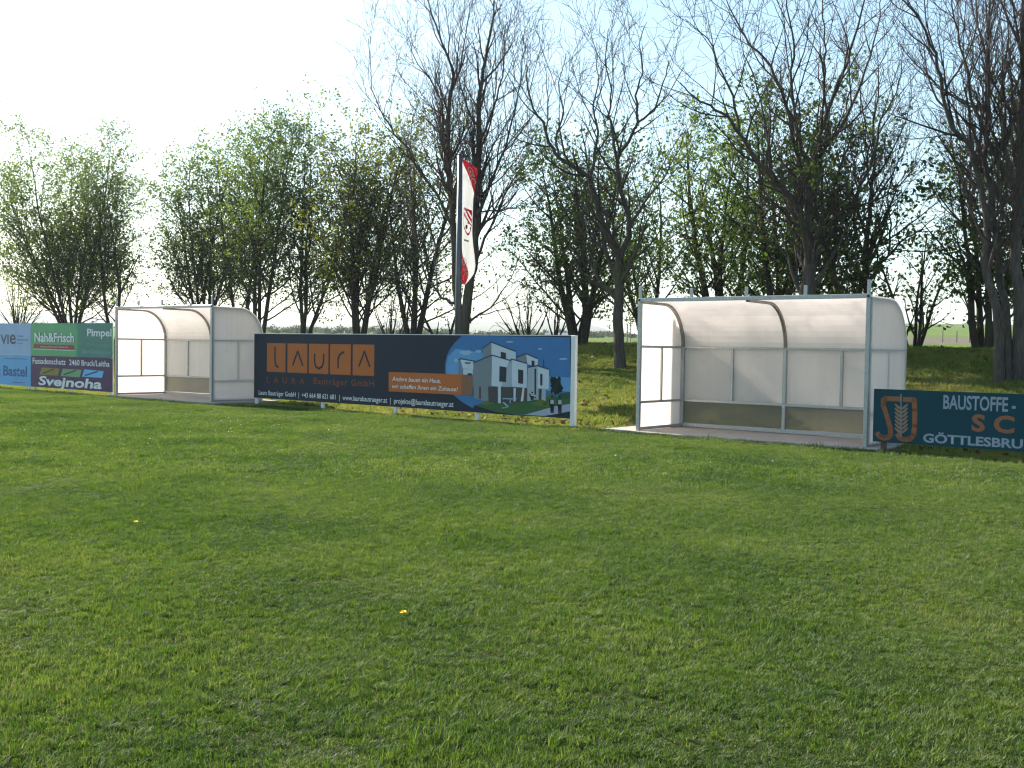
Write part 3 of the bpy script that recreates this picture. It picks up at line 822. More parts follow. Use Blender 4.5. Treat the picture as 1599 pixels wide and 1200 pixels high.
tube_mb(MB(), [(0, 0, -.2), (0, 0, hp * .5), (0, 0, hp)], [.078, .066, .050], 16).build('pole', M['grey_pole'], fp, True)
tube_mb(MB(), [(0, 0, hp + .001), (0, 0, hp + .05)], [.056, .03], 12).build('pole_cap', M['grey_pole'], fp, True)
tube_mb(MB(), [(.04, 0, hp - .04), (.22, 0.02, hp - .085), (.27, .03, hp - .10)], .012, 8).build('banner_arm', M['grey_pole'], fp, True)
# banner: cloth sheet hanging along the pole, mostly edge-on, printed with red corners and a shield
fl = empty('banner', (fx, fy, fz))
tag(fl, 'long narrow white banner with red corners and a striped club shield, hanging on the flagpole', 'banner')
m, nt, p = new_mat('banner_cloth')
nt.nodes.remove(p); out = nt.nodes['Material Output']
def cloth_mat(name, c):
    m, nt, p = new_mat(name); nt.nodes.remove(p); out = nt.nodes['Material Output']
    d = N(nt, 'ShaderNodeBsdfDiffuse'); d.inputs[0].default_value = tuple(c) + (1,)
    t = N(nt, 'ShaderNodeBsdfTranslucent'); t.inputs[0].default_value = tuple(min(1, q * 1.05) for q in c) + (1,)
    mx = N(nt, 'ShaderNodeMixShader'); mx.inputs[0].default_value = 0.5
    nt.links.new(d.outputs[0], mx.inputs[1]); nt.links.new(t.outputs[0], mx.inputs[2]); nt.links.new(mx.outputs[0], out.inputs[0])
    return m
M['cloth_white'] = cloth_mat('white_cloth', (0.80, 0.80, 0.80)); M['cloth_red'] = cloth_mat('red_cloth', (0.62, 0.035, 0.05)); M['cloth_black'] = cloth_mat('dark_cloth', (0.05, 0.03, 0.04)); M['cloth_grey'] = cloth_mat('grey_cloth', (0.35, 0.35, 0.37))
zf1 = at(718, 246, d_f)[2] - fz; zf0 = at(715, 443, d_f)[2] - fz
FH = zf1 - zf0
# outline of the free edge in the photograph: (y px, right edge px, left edge px)
edge = [(246, 744, 719.5), (262, 744, 719), (285, 740.5, 718.5), (305, 737.5, 718.5), (335, 736.5, 717.8), (360, 736, 717.2), (380, 737.5, 716.4), (395, 739.5, 715.6), (412, 741, 715.4), (425, 738.5, 715.4), (434, 732, 715.2), (443, 724, 715)]
ez = [at(a, q, d_f)[2] - fz for q, a, b in edge]
er = [at(a, q, d_f)[0] - fx for q, a, b in edge]
el = [at(b, q, d_f)[0] - fx for q, a, b in edge]
def banner_pt(u, v, lift=0.0):
    """u across (0 at the pole), v down from the top"""
    z = zf1 - v * FH
    r = np.interp(-z, [-q for q in ez], er); l = np.interp(-z, [-q for q in ez], el)
    top = (1 - min(1, v / .12)) * u * -.13           # top edge slopes down outward
    x = l + u * (r - l)
    yy = 0.62 * u + .05 * math.sin(u * 9 + v * 2.2) * min(1, u * 3) + .04 * math.sin(v * 9) * u
    return (x + lift * .55, yy - lift, z + top)
def banner_patch(name, fn, nu, nv, mat, lift):
    vs = [banner_pt(*fn(i / nu, j / nv), lift) for j in range(nv + 1) for i in range(nu + 1)]
    fs = [(j * (nu + 1) + i, j * (nu + 1) + i + 1, (j + 1) * (nu + 1) + i + 1, (j + 1) * (nu + 1) + i) for j in range(nv) for i in range(nu)]
    return mesh_obj(name, vs, fs, mat, fl, True)
o = banner_patch('cloth', lambda a, b: (a, b), 14, 60, M['cloth_white'], 0)
md = o.modifiers.new('thickness', 'SOLIDIFY'); md.thickness = .003; md.offset = 1
banner_patch('red_corner', lambda a, b: (1 - (1 - a) * (1 - b), b * .255), 10, 14, M['cloth_red'], .004)
def lowtri(a, b):
    v = .66 + b * .335
    wmax = np.interp(v, [.66, .70, .78, .86, .90, .96, 1.0], [0.05, .20, .27, .50, .62, .80, 1.0])
    return (a * wmax, v)
banner_patch('red_corner', lowtri, 8, 20, M['cloth_red'], .004)
def on_banner(name, polys, mat, lift):
    mb = MB()
    for q in polys:
        mb.add([banner_pt(u, v, lift) for u, v in q], [tuple(range(len(q)))])
    return mb.build(name, mat, fl)
sh = lambda u, v: (.30 + .62 * u, .395 + .20 * v)
outl = [(0, 0), (1, .04), (1, .55), (.9, .78), (.7, .95), (.5, 1), (.3, .93), (.08, .75), (0, .55), (0, 0)]
on_banner('shield_rim', stroke([sh(*q) for q in outl], .018), M['cloth_red'], .006)
on_banner('shield_stripe', [[sh(*q) for q in pp] for pp in ([(0, .02), (.30, .03), (1, .36), (1, .52), (.55, .3)], [(0, .14), (0, .30), (1, .66), (1, .60), (.5, .38)], [(.5, .03), (1, .05), (1, .26)])], M['cloth_red'], .006)
on_banner('football_patch', [[sh(*q) for q in pp] for pp in ([(.25, .66), (.42, .62), (.5, .70), (.42, .80), (.25, .80)], [(.45, .50), (.65, .52), (.7, .57), (.5, .56)], [(.80, .68), (.92, .68), (.92, .78), (.80, .78)])], M['cloth_black'], .007)
on_banner('print_line', [[(.35, .640), (.70, .640), (.70, .655), (.35, .655)]], M['cloth_grey'], .006)
def banner_text(body, u0, v0, u1, v1, hgt, mat):
    me = text_mesh(body, 1, 1, bold=.02)
    co = np.zeros(len(me.vertices) * 3); me.vertices.foreach_get('co', co); co = co.reshape(-1, 3)
    du, dv = u1 - u0, v1 - v0
    out = [banner_pt(u0 + c_[0] * du + c_[2] * hgt, v0 + c_[0] * dv - c_[2] * .02, .008) for c_ in co]
    me.vertices.foreach_set('co', np.array(out).ravel()); me.update(); me.materials.append(mat); me.name = 'lettering'
    link(bpy.data.objects.new('lettering', me), fl)
banner_text('GSC', .36, .05, .70, .19, .30, M['cloth_white'])
banner_text('GSC', .16, .80, .42, .97, .26, M['cloth_white'])

# ------------------------------------------------------------------ trees
class Wood:
    def __init__(self):
        self.v, self.q, self.n = [], [], 0
    def tube(self, pts, rad, k):
        pts = np.asarray(pts, float); rad = np.asarray(rad, float)
        m_ = len(pts)
        d = np.gradient(pts, axis=0)
        d /= np.linalg.norm(d, axis=1, keepdims=True) + 1e-9
        ref = np.array([0.31, 0.93, 0.17]) if abs(d[0, 1]) < .85 else np.array([0.93, 0.1, 0.3])
        u = np.cross(d, ref); u /= np.linalg.norm(u, axis=1, keepdims=True) + 1e-9
        w = np.cross(d, u)
        a = np.arange(k) * 2 * np.pi / k
        ring = pts[:, None, :] + rad[:, None, None] * (u[:, None, :] * np.cos(a)[None, :, None] + w[:, None, :] * np.sin(a)[None, :, None])
        self.v.append(ring.reshape(-1, 3))
        i = np.arange(m_ - 1)[:, None] * k; j = np.arange(k)[None, :]; j2 = (j + 1) % k
        q = np.stack([i + j, i + j2, i + k + j2, i + k + j], -1).reshape(-1, 4) + self.n
        self.q.append(q)
        self.n += m_ * k
    def obj(self, name, mat, parent, origin):
        if not self.v: return None
        me = np_mesh(name, np.concatenate(self.v) - origin, np.concatenate(self.q))
        me.polygons.foreach_set('use_smooth', np.ones(len(me.polygons), dtype=bool))
        me.materials.append(mat)
        return link(bpy.data.objects.new(name, me), parent)

def rot_about(v, ax, a):
    c, s = math.cos(a), math.sin(a)
    return v * c + np.cross(ax, v) * s + ax * (ax @ v) * (1 - c)

class Tree:
    def __init__(self, seed, P):
        self.r = random.Random(seed); self.P = P
        self.trunk, self.twig, self.leaf = Wood(), Wood(), []
    def put(self, pts, rad, lvl):
        k = (9, 7, 5, 3, 3, 3)[min(lvl, 5)]
        (self.trunk if lvl <= 1 else self.twig).tube(pts, rad, k)
    def along(self, pts, rad, lvl, lo=.25):
        """children along a finished polyline of level lvl"""
        P, r = self.P, self.r
        if lvl >= P['max']: return
        pts = np.asarray(pts); seg = np.linalg.norm(np.diff(pts, axis=0), axis=1); L = seg.sum()
        cum = np.concatenate([[0], np.cumsum(seg)])
        n = max(1, int(round(P['dens'][lvl] * L)))
        az = r.uniform(0, 6.28)
        for i in range(n):
            f = lo + (1 - lo) * (i + r.uniform(.1, .9)) / n
            q = f * L
            p = np.array([np.interp(q, cum, pts[:, c]) for c in range(3)])
            j = min(np.searchsorted(cum, q), len(pts) - 1); j = max(j, 1)
            d = pts[j] - pts[j - 1]; d = d / (np.linalg.norm(d) + 1e-9)
            rr = float(np.interp(q, cum, rad))
            az += 2.4 + r.uniform(-.5, .5)
            o = np.cross(d, [0.2, 0.3, 1.0] if abs(d[2]) < .95 else [1, 0, 0]); o /= np.linalg.norm(o) + 1e-9
            ax = rot_about(o, d, az)
            a = R(P['ang'][lvl]) * r.uniform(.7, 1.25)
            cd = rot_about(d, ax, a)
            ln = P['len'][lvl] * r.uniform(.55, 1.25) * (1 - P.get('short', .45) * f)
            self.branch(p, cd, ln, min(rr * .62, P['rmax'][lvl]), lvl + 1)
    def branch(self, p, d, L, r0, lvl):
        P, r = self.P, self.r
        n = max(3, min(9, int(L / P['seg'][lvl]) + 1))
        pts = [np.array(p, float)]; d = np.array(d, float)
        w, up = P['wig'][lvl], P['up'][lvl]
        for i in range(n):
            d = d + np.array([r.gauss(0, w), r.gauss(0, w), r.gauss(0, w) + up])
            d /= np.linalg.norm(d)
            pts.append(pts[-1] + d * L / n)
        tip = P['tip']
        r0 = max(r0, tip)
        rad = np.linspace(1, 0, n + 1) ** .8 * (r0 - tip) + tip * np.linspace(1, .6, n + 1)
        self.put(pts, rad, lvl)
        if P.get('leaf') and lvl >= P['leaf_lvl']:
            self.leaves(pts, L)
        self.along(pts, rad, lvl, .15)
    def leaves(self, pts, L):
        P, r = self.P, self.r
        pts = np.asarray(pts)
        n = P['leaf'] * L
        n = int(n) + (r.random() < n - int(n))
        for _ in range(n):
            f = (1 - .85 * r.random() ** 1.6) * (len(pts) - 1)
            i = min(int(f), len(pts) - 2)
            p = pts[i] + (pts[i + 1] - pts[i]) * (f - i)
            g = P.get('spread', .07)
            self.leaf.append((p[0] + r.gauss(0, g), p[1] + r.gauss(0, g), p[2] + r.gauss(0, g)))
    def finish(self, root, mats, seed):
        o = np.array(root.location)
        self.trunk.obj('trunk', mats[0], root, o)
        if self.leaf:
            self.twig.obj('branches', mats[1], root, o)
            leaf_obj('crown', np.array(self.leaf), self.P['size'], mats[2], root, o, seed)
        else:
            self.twig.obj('crown', mats[1], root, o)

def leaf_obj(name, pos, size, mat, parent, origin, seed, kind=None):
    rg = np.random.RandomState(seed)
    n = len(pos)
    a = rg.normal(size=(n, 3)); a /= np.linalg.norm(a, axis=1, keepdims=True)
    b = rg.normal(size=(n, 3)); b -= (b * a).sum(1, keepdims=True) * a; b /= np.linalg.norm(b, axis=1, keepdims=True)
    s = size * rg.uniform(.6, 1.35, (n, 1))
    a *= s * .55; b *= s * .34
    c = np.cross(a, b); c /= np.linalg.norm(c, axis=1, keepdims=True) + 1e-9
    P0 = pos - origin
    v = np.stack([P0 - a, P0 + b + c * s * .12, P0 + a, P0 - b + c * s * .12], 1).reshape(-1, 3)
    me = np_mesh(name, v, np.arange(n * 4).reshape(-1, 4))
    at_ = me.attributes.new('hue', 'FLOAT', 'POINT')
    at_.data.foreach_set('value', np.repeat(rg.uniform(0.1, .9, n), 4).astype(np.float32))
    me.materials.append(mat)
    return link(bpy.data.objects.new(name, me), parent)

BARE = dict(max=4, dens=[1.6, 2.5, 3.4, 3.9, 3.4], len=[2.6, 2.1, 1.1, .55, .28], ang=[42, 38, 42, 45, 40], rmax=[.06, .030, .014, .0085, .006],
            seg=[.4, .35, .28, .2, .14, .1], wig=[.06, .10, .12, .14, .16, .16], up=[.05, .15, .13, .10, .08, .05], tip=.0052)
FINE = dict(BARE, dens=[1.8, 3.0, 4.1, 4.2, 3.4], ang=[34, 34, 36, 40, 38], up=[.05, .13, .13, .12, .08, .05], tip=.0050, len=[2.4, 2.1, 1.1, .55, .26])
GREEN = dict(max=4, dens=[3.0, 3.3, 3.6, 3.0, 2], len=[3.5, 1.5, .75, .38, .3], ang=[42, 44, 46, 46, 45], rmax=[.030, .013, .007, .005, .005],
             seg=[.4, .3, .25, .2, .2, .2], wig=[.06, .10, .12, .14, .15, .1], up=[.07, .06, .03, .01, 0, 0], tip=.0042, short=.66,
             leaf=10.5, leaf_lvl=2, size=.084, spread=.06)

def px_line(pp, d, dd):
    """polyline of photograph pixels at depth d, drifting in depth by dd to its end"""
    n = len(pp)
    out = [at(q[0], q[1], d + dd * (i / max(1, n - 1)) ** 1.3) for i, q in enumerate(pp)]
    return np.array(out)

def densify(pts, k, rnd, amp=.03):
    out = [pts[0]]
    for a, b in zip(pts[:-1], pts[1:]):
        for i in range(1, k + 1):
            q = a + (b - a) * i / k
            if i < k: q = q + np.array([rnd.gauss(0, amp), rnd.gauss(0, amp), rnd.gauss(0, amp)])
            out.append(q)
    return np.array(out)

def drawn_tree(seed, d, trunks, limbs, P, mats, label, cat, group):
    """trunks, limbs: (pixel polyline, depth drift, radius at start, radius at end)"""
    t = Tree(seed, P)
    b = at(*trunks[0][0][0], d)
    bz = float(height(b[0], b[1]))
    root = empty('bare_tree' if not P.get('leaf') else 'leafing_tree', (b[0], b[1], bz))
    tag(root, label, cat, group)
    for pp, dd, r0, r1 in trunks:
        pts = px_line(pp, d, dd)
        pts[0][2] = float(height(pts[0][0], pts[0][1])) - .15
        pts = densify(pts, 3, t.r, .015)
        rad = np.linspace(r0 * .64, r1 * .64, len(pts)); rad[0] *= 1.35; rad[1] *= 1.15
        t.put(pts, rad, 0)
        t.along(pts, rad, 0, .55)
    for pp, dd, r0, r1 in limbs:
        pts = densify(px_line(pp, d, dd), 3, t.r, .018)
        rad = r1 * .7 + (r0 * .68 - r1 * .7) * np.linspace(1, 0, len(pts)) ** 1.25
        t.put(pts, rad, 1)
        t.along(pts, rad, 1, .12)
    t.finish(root, mats, seed)
    return root

def green_tree(seed, px, tt, top, stems, label, leafmat='leaf_green', P=None, spread=.30, rbase=.12, lean=0.0, group='leafing trees along the top of the bank', thin=1.0, name='leafing_tree', h=None):
    P = dict(P or GREEN)
    P['leaf'] = P['leaf'] * (thin if thin <= 1 else 1 + (thin - 1) * .8)
    d = depth_at(px, tt)
    b = at(px, 540, d)
    bz = float(height(b[0], b[1]))
    Ht = at(px, top, d)[2] - bz if h is None else h
    k = Ht / 8.5
    P['len'] = [q * (k if i < 2 else k ** .5) for i, q in enumerate(P['len'])]
    t = Tree(seed, P)
    root = empty(name, (b[0], b[1], bz))
    tag(root, label, 'tree', group)
    for i in range(stems):
        a = 2 * math.pi * i / stems + t.r.uniform(-.4, .4)
        sp = spread * .9 * t.r.uniform(.35, 1.2) if stems > 1 else .04
        dv = np.array([math.cos(a) * sp + lean, math.sin(a) * sp, 1.0]); dv /= np.linalg.norm(dv)
        p0 = np.array([b[0] + math.cos(a) * .10 * (stems > 1), b[1] + math.sin(a) * .10 * (stems > 1), bz - .12])
        L = Ht * t.r.uniform(.70, .91)
        n = 10; pts = [p0]; dd = dv.copy()
        for j in range(n):
            dd = dd + np.array([t.r.gauss(0, .05), t.r.gauss(0, .05), .035]); dd /= np.linalg.norm(dd)
            pts.append(pts[-1] + dd * L / n)
        r0 = rbase * .58 * t.r.uniform(.75, 1.1)
        rad = np.linspace(1, 0, n + 1) ** .9 * r0 + .008
        t.put(pts, rad, 0)
        t.along(pts, rad, 0, .09)
    t.finish(root, (M['bark_dark'], M['bark_dark'], M[leafmat]), seed)
    return root

GB = (M['bark'], M['twig'], M['leaf_green'])
# --- bare trees standing on the bank
GRP_B = 'bare trees on the bank'
drawn_tree(8, 24.0, [([(969, 582), (966, 540), (965, 490), (967, 440), (967, 400)], 0, .20, .15)], [
    ([(967, 402), (942, 355), (931, 312), (921, 277), (897, 262), (873, 247), (856, 223), (849, 191), (832, 169), (823, 126), (822, 100)], -1.2, .12, .018),
    ([(966, 404), (983, 368), (981, 334), (968, 295), (964, 251), (988, 208), (996, 191), (1022, 173), (1035, 130), (1045, 95)], .8, .11, .016),
    ([(921, 277), (928, 240), (934, 205), (926, 165), (935, 120), (930, 75)], .9, .06, .012),
    ([(964, 251), (958, 215), (950, 180), (955, 140), (945, 95), (950, 45)], -.8, .055, .012),
    ([(983, 360), (1005, 318), (1040, 273), (1061, 234), (1072, 200)], 1.5, .05, .012),
    ([(873, 247), (868, 215), (880, 175), (872, 130), (884, 85)], .5, .045, .010),
    ([(996, 191), (992, 150), (1004, 115), (998, 70), (1010, 35)], .4, .045, .010),
    ([(965, 482), (945, 462), (930, 438), (910, 425)], 1.2, .045, .010), ([(967, 470), (990, 452), (1015, 430), (1035, 405)], -1.2, .04, .010)],
    BARE, GB, 'single bare tree forking low, left of the nearer dugout', 'tree', GRP_B)
drawn_tree(11, 21.8, [([(1262, 520), (1264, 465), (1266, 412), (1264, 372)], 0, .22, .17), ([(1252, 520), (1254, 462), (1261, 420), (1264, 385)], .1, .13, .09)], [
    ([(1264, 375), (1250, 333), (1227, 300), (1204, 275), (1179, 250), (1154, 208), (1137, 183), (1110, 165), (1085, 152), (1062, 130)], -1.4, .12, .016),
    ([(1264, 375), (1262, 317), (1267, 267), (1275, 233), (1292, 175), (1317, 112), (1333, 62), (1350, 0), (1356, -40)], .5, .12, .016),
    ([(1275, 233), (1308, 208), (1329, 167), (1350, 112), (1371, 42), (1378, -10)], 1.2, .07, .014),
    ([(1266, 375), (1292, 355), (1333, 317), (1352, 275), (1367, 233), (1375, 187), (1400, 145), (1408, 100)], -1.0, .08, .014),
    ([(1250, 333), (1246, 242), (1225, 158), (1204, 104), (1171, 71), (1146, 25), (1130, -10)], 1.0, .08, .014),
    ([(1267, 267), (1250, 225), (1242, 190), (1236, 130), (1240, 70), (1228, 10), (1226, -30)], -.6, .07, .014),
    ([(1292, 175), (1286, 130), (1290, 80), (1284, 25), (1290, -30)], .7, .05, .012),
    ([(1204, 275), (1200, 220), (1190, 170), (1178, 120), (1160, 85)], .8, .05, .012),
    ([(1154, 208), (1145, 150), (1120, 100), (1105, 60), (1070, 30)], -.8, .045, .010)],
    BARE, GB, 'big bare tree with many upswept limbs directly behind the nearer dugout', 'tree', GRP_B)
drawn_tree(13, 23.0, [([(1356, 520), (1354, 455), (1352, 420), (1354, 375)], 0, .13, .10)], [
    ([(1354, 375), (1358, 320), (1362, 280), (1367, 240), (1364, 190), (1372, 130), (1368, 70)], .6, .08, .012),
    ([(1356, 440), (1374, 415), (1387, 400), (1417, 370), (1440, 358), (1462, 335)], -.8, .06, .012),
    ([(1354, 375), (1340, 330), (1335, 280), (1328, 230), (1332, 180)], -.5, .05, .010),
    ([(1387, 400), (1392, 350), (1386, 310), (1396, 265), (1390, 225)], .4, .035, .008),
    ([(1358, 320), (1385, 285), (1410, 240), (1425, 190)], .4, .04, .008)],
    BARE, GB, 'thin bare leaning tree behind the right end of the nearer dugout', 'tree', GRP_B)
drawn_tree(15, 19.3, [([(1590, 596), (1592, 500), (1587, 375), (1592, 292), (1594, 200)], 0, .17, .12), ([(1560, 594), (1558, 496), (1548, 450), (1539, 417), (1542, 354)], .2, .13, .10), ([(1576, 595), (1572, 500), (1560, 420), (1550, 340)], .6, .12, .09)], [
    ([(1594, 200), (1597, 100), (1599, 0), (1601, -50)], .2, .11, .03),
    ([(1542, 354), (1534, 300), (1517, 233), (1487, 200), (1471, 146), (1462, 83), (1437, 33), (1410, 0), (1395, -30)], -.8, .09, .014),
    ([(1550, 340), (1545, 290), (1537, 250), (1542, 180), (1541, 125), (1546, 60), (1546, 0), (1550, -45)], .6, .09, .02),
    ([(1592, 300), (1560, 250), (1535, 205), (1515, 150), (1505, 90), (1490, 30), (1485, -30)], -.6, .07, .014),
    ([(1587, 375), (1565, 330), (1558, 270), (1570, 200), (1565, 130), (1575, 60), (1570, -20)], -.3, .06, .014),
    ([(1537, 250), (1515, 190), (1508, 140), (1520, 90), (1512, 30)], .5, .04, .010),
    ([(1594, 220), (1620, 160), (1640, 90), (1650, 0)], .3, .06, .014)],
    FINE, GB, 'group of tall bare stems at the right edge behind the teal board', 'tree', GRP_B)
drawn_tree(17, 27.0, [([(724, 545), (724, 521), (730, 466), (739, 419), (742, 356), (744, 283)], 0, .22, .14), ([(720, 545), (719, 495), (711, 450), (707, 356), (702, 283), (700, 210)], .3, .18, .09)], [
    ([(744, 283), (749, 220), (747, 165), (754, 110), (765, 55), (771, 5), (775, -30)], .5, .13, .016),
    ([(700, 210), (703, 147), (707, 110), (692, 73), (674, 22), (660, -20)], -.5, .085, .014),
    ([(702, 283), (690, 220), (690, 158), (670, 120), (652, 100), (635, 50)], .8, .06, .012),
    ([(707, 356), (680, 300), (652, 262), (625, 220), (600, 185), (580, 140), (575, 60)], -1.0, .06, .012),
    ([(741, 411), (766, 356), (790, 300), (817, 255), (835, 210)], 1.2, .06, .012),
    ([(742, 356), (765, 290), (790, 230), (805, 170), (815, 110), (822, 60)], -1.0, .06, .012),
    ([(733, 503), (750, 490), (766, 481), (781, 459), (800, 430), (812, 395)], -.8, .05, .010),
    ([(711, 474), (689, 466), (667, 437), (653, 393), (645, 340), (628, 300)], .8, .06, .012),
    ([(749, 220), (770, 170), (785, 120), (790, 60), (800, 10)], .6, .05, .010),
    ([(703, 147), (720, 100), (728, 50), (735, -10)], .5, .045, .010),
    ([(742, 330), (775, 330), (805, 325), (830, 305)], .2, .04, .010)],
    FINE, GB, 'tall bare tree with dense fine twigs behind the flagpole', 'tree', GRP_B)
# --- leafing trees along the top of the bank
green_tree(101, 112, 7.0, 185, 7, 'broad leafing tree of many stems behind the pale blue board, leftmost full tree', 'leaf_green', spread=.46, rbase=.13)
green_tree(102, 178, 7.6, 225, 2, 'slim leafing tree directly behind the left end of the farther dugout', 'leaf_green', spread=.22, rbase=.12)
green_tree(103, 318, 8.5, 195, 5, 'leafing tree with many thin stems behind the roof of the farther dugout', 'leaf_green', spread=.30, rbase=.11)
green_tree(104, 372, 9.0, 175, 2, 'leafing tree whose dark trunk shows behind the roof corner of the farther dugout', 'leaf_green', spread=.16, rbase=.12)
green_tree(105, 404, 7.5, 130, 3, 'tallest pale green tree, just right of the farther dugout', 'leaf_green', spread=.18, rbase=.12, thin=.8)
green_tree(106, 474, 8.0, 150, 3, 'dark green upright tree above the first orange square of the dark blue board', 'leaf_dark', spread=.20, rbase=.13, thin=1.1)
green_tree(107, 560, 7.0, 155, 5, 'olive green tree with a yellowish top above the last orange square', 'leaf_olive', spread=.28, rbase=.15)
green_tree(108, 645, 7.5, 150, 4, 'thinly leaved olive tree of several stems just left of the flagpole', 'leaf_olive', spread=.26, rbase=.15, thin=.6)
green_tree(109, 690, 8.5, 420, 2, 'small dark tree low beside the flagpole', 'leaf_dark', spread=.5, rbase=.08)
green_tree(110, 904, 7.2, 150, 5, 'dark leafing tree behind the bare forked tree, right of the dark blue board', 'leaf_dark', spread=.32, rbase=.15, thin=1.5)
green_tree(111, 1012, 10.5, 215, 3, 'dark leafing tree behind the left corner of the nearer dugout', 'leaf_dark', spread=.34, rbase=.12, thin=1.4)
green_tree(112, 1125, 9.0, 130, 4, 'leafing tree with three dark trunks above the left half of the nearer dugout', 'leaf_green', spread=.30, rbase=.15, thin=1.3)
green_tree(113, 1222, 7.0, 105, 4, 'dense dark green tree behind the big bare tree', 'leaf_dark', spread=.26, rbase=.14, thin=2.2)
green_tree(114, 1318, 6.6, 190, 4, 'dense dark green tree behind the thin leaning bare tree', 'leaf_dark', spread=.30, rbase=.13, thin=2.2)
green_tree(115, 1428, 8.3, 330, 4, 'small dark bushy tree alone in the gap right of the nearer dugout', 'leaf_dark', spread=.38, rbase=.07, thin=.8)
green_tree(116, 1535, 8.0, 130, 4, 'dark green tree behind the bare stems at the right edge', 'leaf_dark', spread=.30, rbase=.13, thin=1.9)
green_tree(117, 1640, 8.0, 90, 4, 'dark green tree at the far right edge behind the teal board', 'leaf_dark', spread=.30, rbase=.14, thin=1.9)
# --- low bare shrubs
SHRUB = dict(max=3, dens=[1.6, 2.6, 3.0, 2], len=[1.2, .7, .4, .2], ang=[28, 34, 40, 40], rmax=[.02, .011, .007, .006], seg=[.3, .25, .2, .15, .1, .1],
             wig=[.06, .10, .12, .14, .1, .1], up=[.04, .06, .04, .02, 0, 0], tip=.005)
def shrub(seed, px, tt, top, stems, label, spread=.6):
    d = depth_at(px, tt); b = at(px, 540, d); bz = float(height(b[0], b[1]))
    Ht = at(px, top, d)[2] - bz
    t = Tree(seed, SHRUB)
    root = empty('bare_shrub', (b[0], b[1], bz)); tag(root, label, 'shrub', 'bare shrubs between the trees')
    for i in range(stems):
        a = 2 * math.pi * i / stems + t.r.uniform(-.4, .4); sp = spread * t.r.uniform(.2, 1.1)
        dv = np.array([math.cos(a) * sp, math.sin(a) * sp, 1.0]); dv /= np.linalg.norm(dv)
        pts = [np.array([b[0], b[1], bz - .1])]
        for j in range(7):
            dv = dv + np.array([t.r.gauss(0, .07), t.r.gauss(0, .07), .02]); dv /= np.linalg.norm(dv)
            pts.append(pts[-1] + dv * Ht * t.r.uniform(.8, 1.0) / 7)
        rad = np.linspace(.03, .007, 8)
        t.put(pts, rad, 0); t.along(pts, rad, 0, .2)
    t.finish(root, (M['bark_dark'], M['bark_dark'], M['leaf_dark']), seed)
shrub(201, 30, 6.5, 395, 12, 'bare many-stemmed shrub at the left edge above the pale blue board', .55)
shrub(202, 610, 6.0, 445, 7, 'bare shrub with slanting stems between two trunks, left of the flagpole', .6)
shrub(203, 822, 6.5, 440, 8, 'bare fan-shaped shrub above the house picture on the dark blue board', .75)
shrub(204, 868, 7.5, 450, 6, 'bare shrub next to the top right corner of the dark blue board', .5)

# ------------------------------------------------------------------ far things
rg = np.random.RandomState(5)
bush = []
for i in range(420):
    d = rg.uniform(230, 420)
    px = rg.uniform(-300, 1020) if i < 300 else rg.uniform(380, 960)
    x = (px - CX) / F_PX * d
    z = float(height(x, d))
    hgt = .5 + 1.5 * rg.uniform(0, 1) ** 2.2; w = hgt * rg.uniform(.6, 2.2)
    n = int(50 + 45 * hgt)
    q = rg.normal(size=(n, 3)); q /= np.linalg.norm(q, axis=1, keepdims=True); q *= rg.uniform(.3, 1.1, (n, 1)) * (1 + .35 * np.sin(q[:, :1] * 5 + i))
    bush.append(np.stack([x + q[:, 0] * w, d + q[:, 1] * w, z + hgt * .55 + q[:, 2] * hgt * .55], -1))
far = leaf_obj('far_hedgerow', np.concatenate(bush), .55, M['leaf_far'], None, np.zeros(3), 77)
tag(far, kind='stuff')
# hill ridge
m, nt, p = new_mat('hill_woods_and_fields')
pos = geo_pos(nt)
n1 = noise(nt, .006, 5, .6, pos)
nt.links.new(ramp(nt, n1.outputs[0], [(.35, (.03, .05, .02)), (.5, (.07, .09, .03)), (.65, (.14, .12, .06))]).outputs[0], p.inputs['Base Color'])
p.inputs['Roughness'].default_value = 1
hv, hf = [], []
nx_, ny_ = 90, 8
for j in range(ny_ + 1):
    for i in range(nx_ + 1):
        px = -500 + 1560 * i / nx_
        d = 1500 + 160 * j
        x = (px - CX) / F_PX * d
        e = .0192 + .0022 * math.sin(px * .009 + 1) + .0016 * math.sin(px * .023 + .5) + .0007 * math.sin(px * .061) + .0004 * math.sin(px * .17)
        e *= min(1, max(0, (1060 - px) / 140))
        prof = math.sin(math.pi / 2 * min(1, j / 5))
        z = float(height(x, 1500)) * .2 + e * d * prof - 12 * (1 - prof)
        hv.append((x, d, z))
for j in range(ny_):
    for i in range(nx_):
        a = j * (nx_ + 1) + i
        hf.append((a, a + 1, a + nx_ + 2, a + nx_ + 1))
tag(mesh_obj('hills', hv, hf, m, None, True), kind='structure')
# far shed by the field edge
d = 150; x0, x1 = (851 - CX) / F_PX * d, (889 - CX) / F_PX * d
zb_ = float(height((x0 + x1) / 2, d))
sh_ = empty('field_shed', ((x0 + x1) / 2, d, zb_))
tag(sh_, 'low blue-grey shed far off in the fields above the dark blue board', 'shed')
hw = (x1 - x0) / 2
MB().box(-hw, hw, -1.2, 1.2, -.3, .62).build('wall', paint('blue_grey_cladding', (.10, .13, .20), .6, .2, 1), sh_)
MB().add([(-hw - .1, -1.35, .621), (hw + .1, -1.35, .621), (hw + .1, 0, .95), (-hw - .1, 0, .95), (hw + .1, 1.35, .621), (-hw - .1, 1.35, .621)], [(0, 1, 2, 3), (3, 2, 4, 5), (0, 3, 5), (1, 4, 2), (0, 5, 4, 1)]).build('roof', paint('grey_sheet_roof', (.16, .18, .22), .5, .2, 1), sh_)
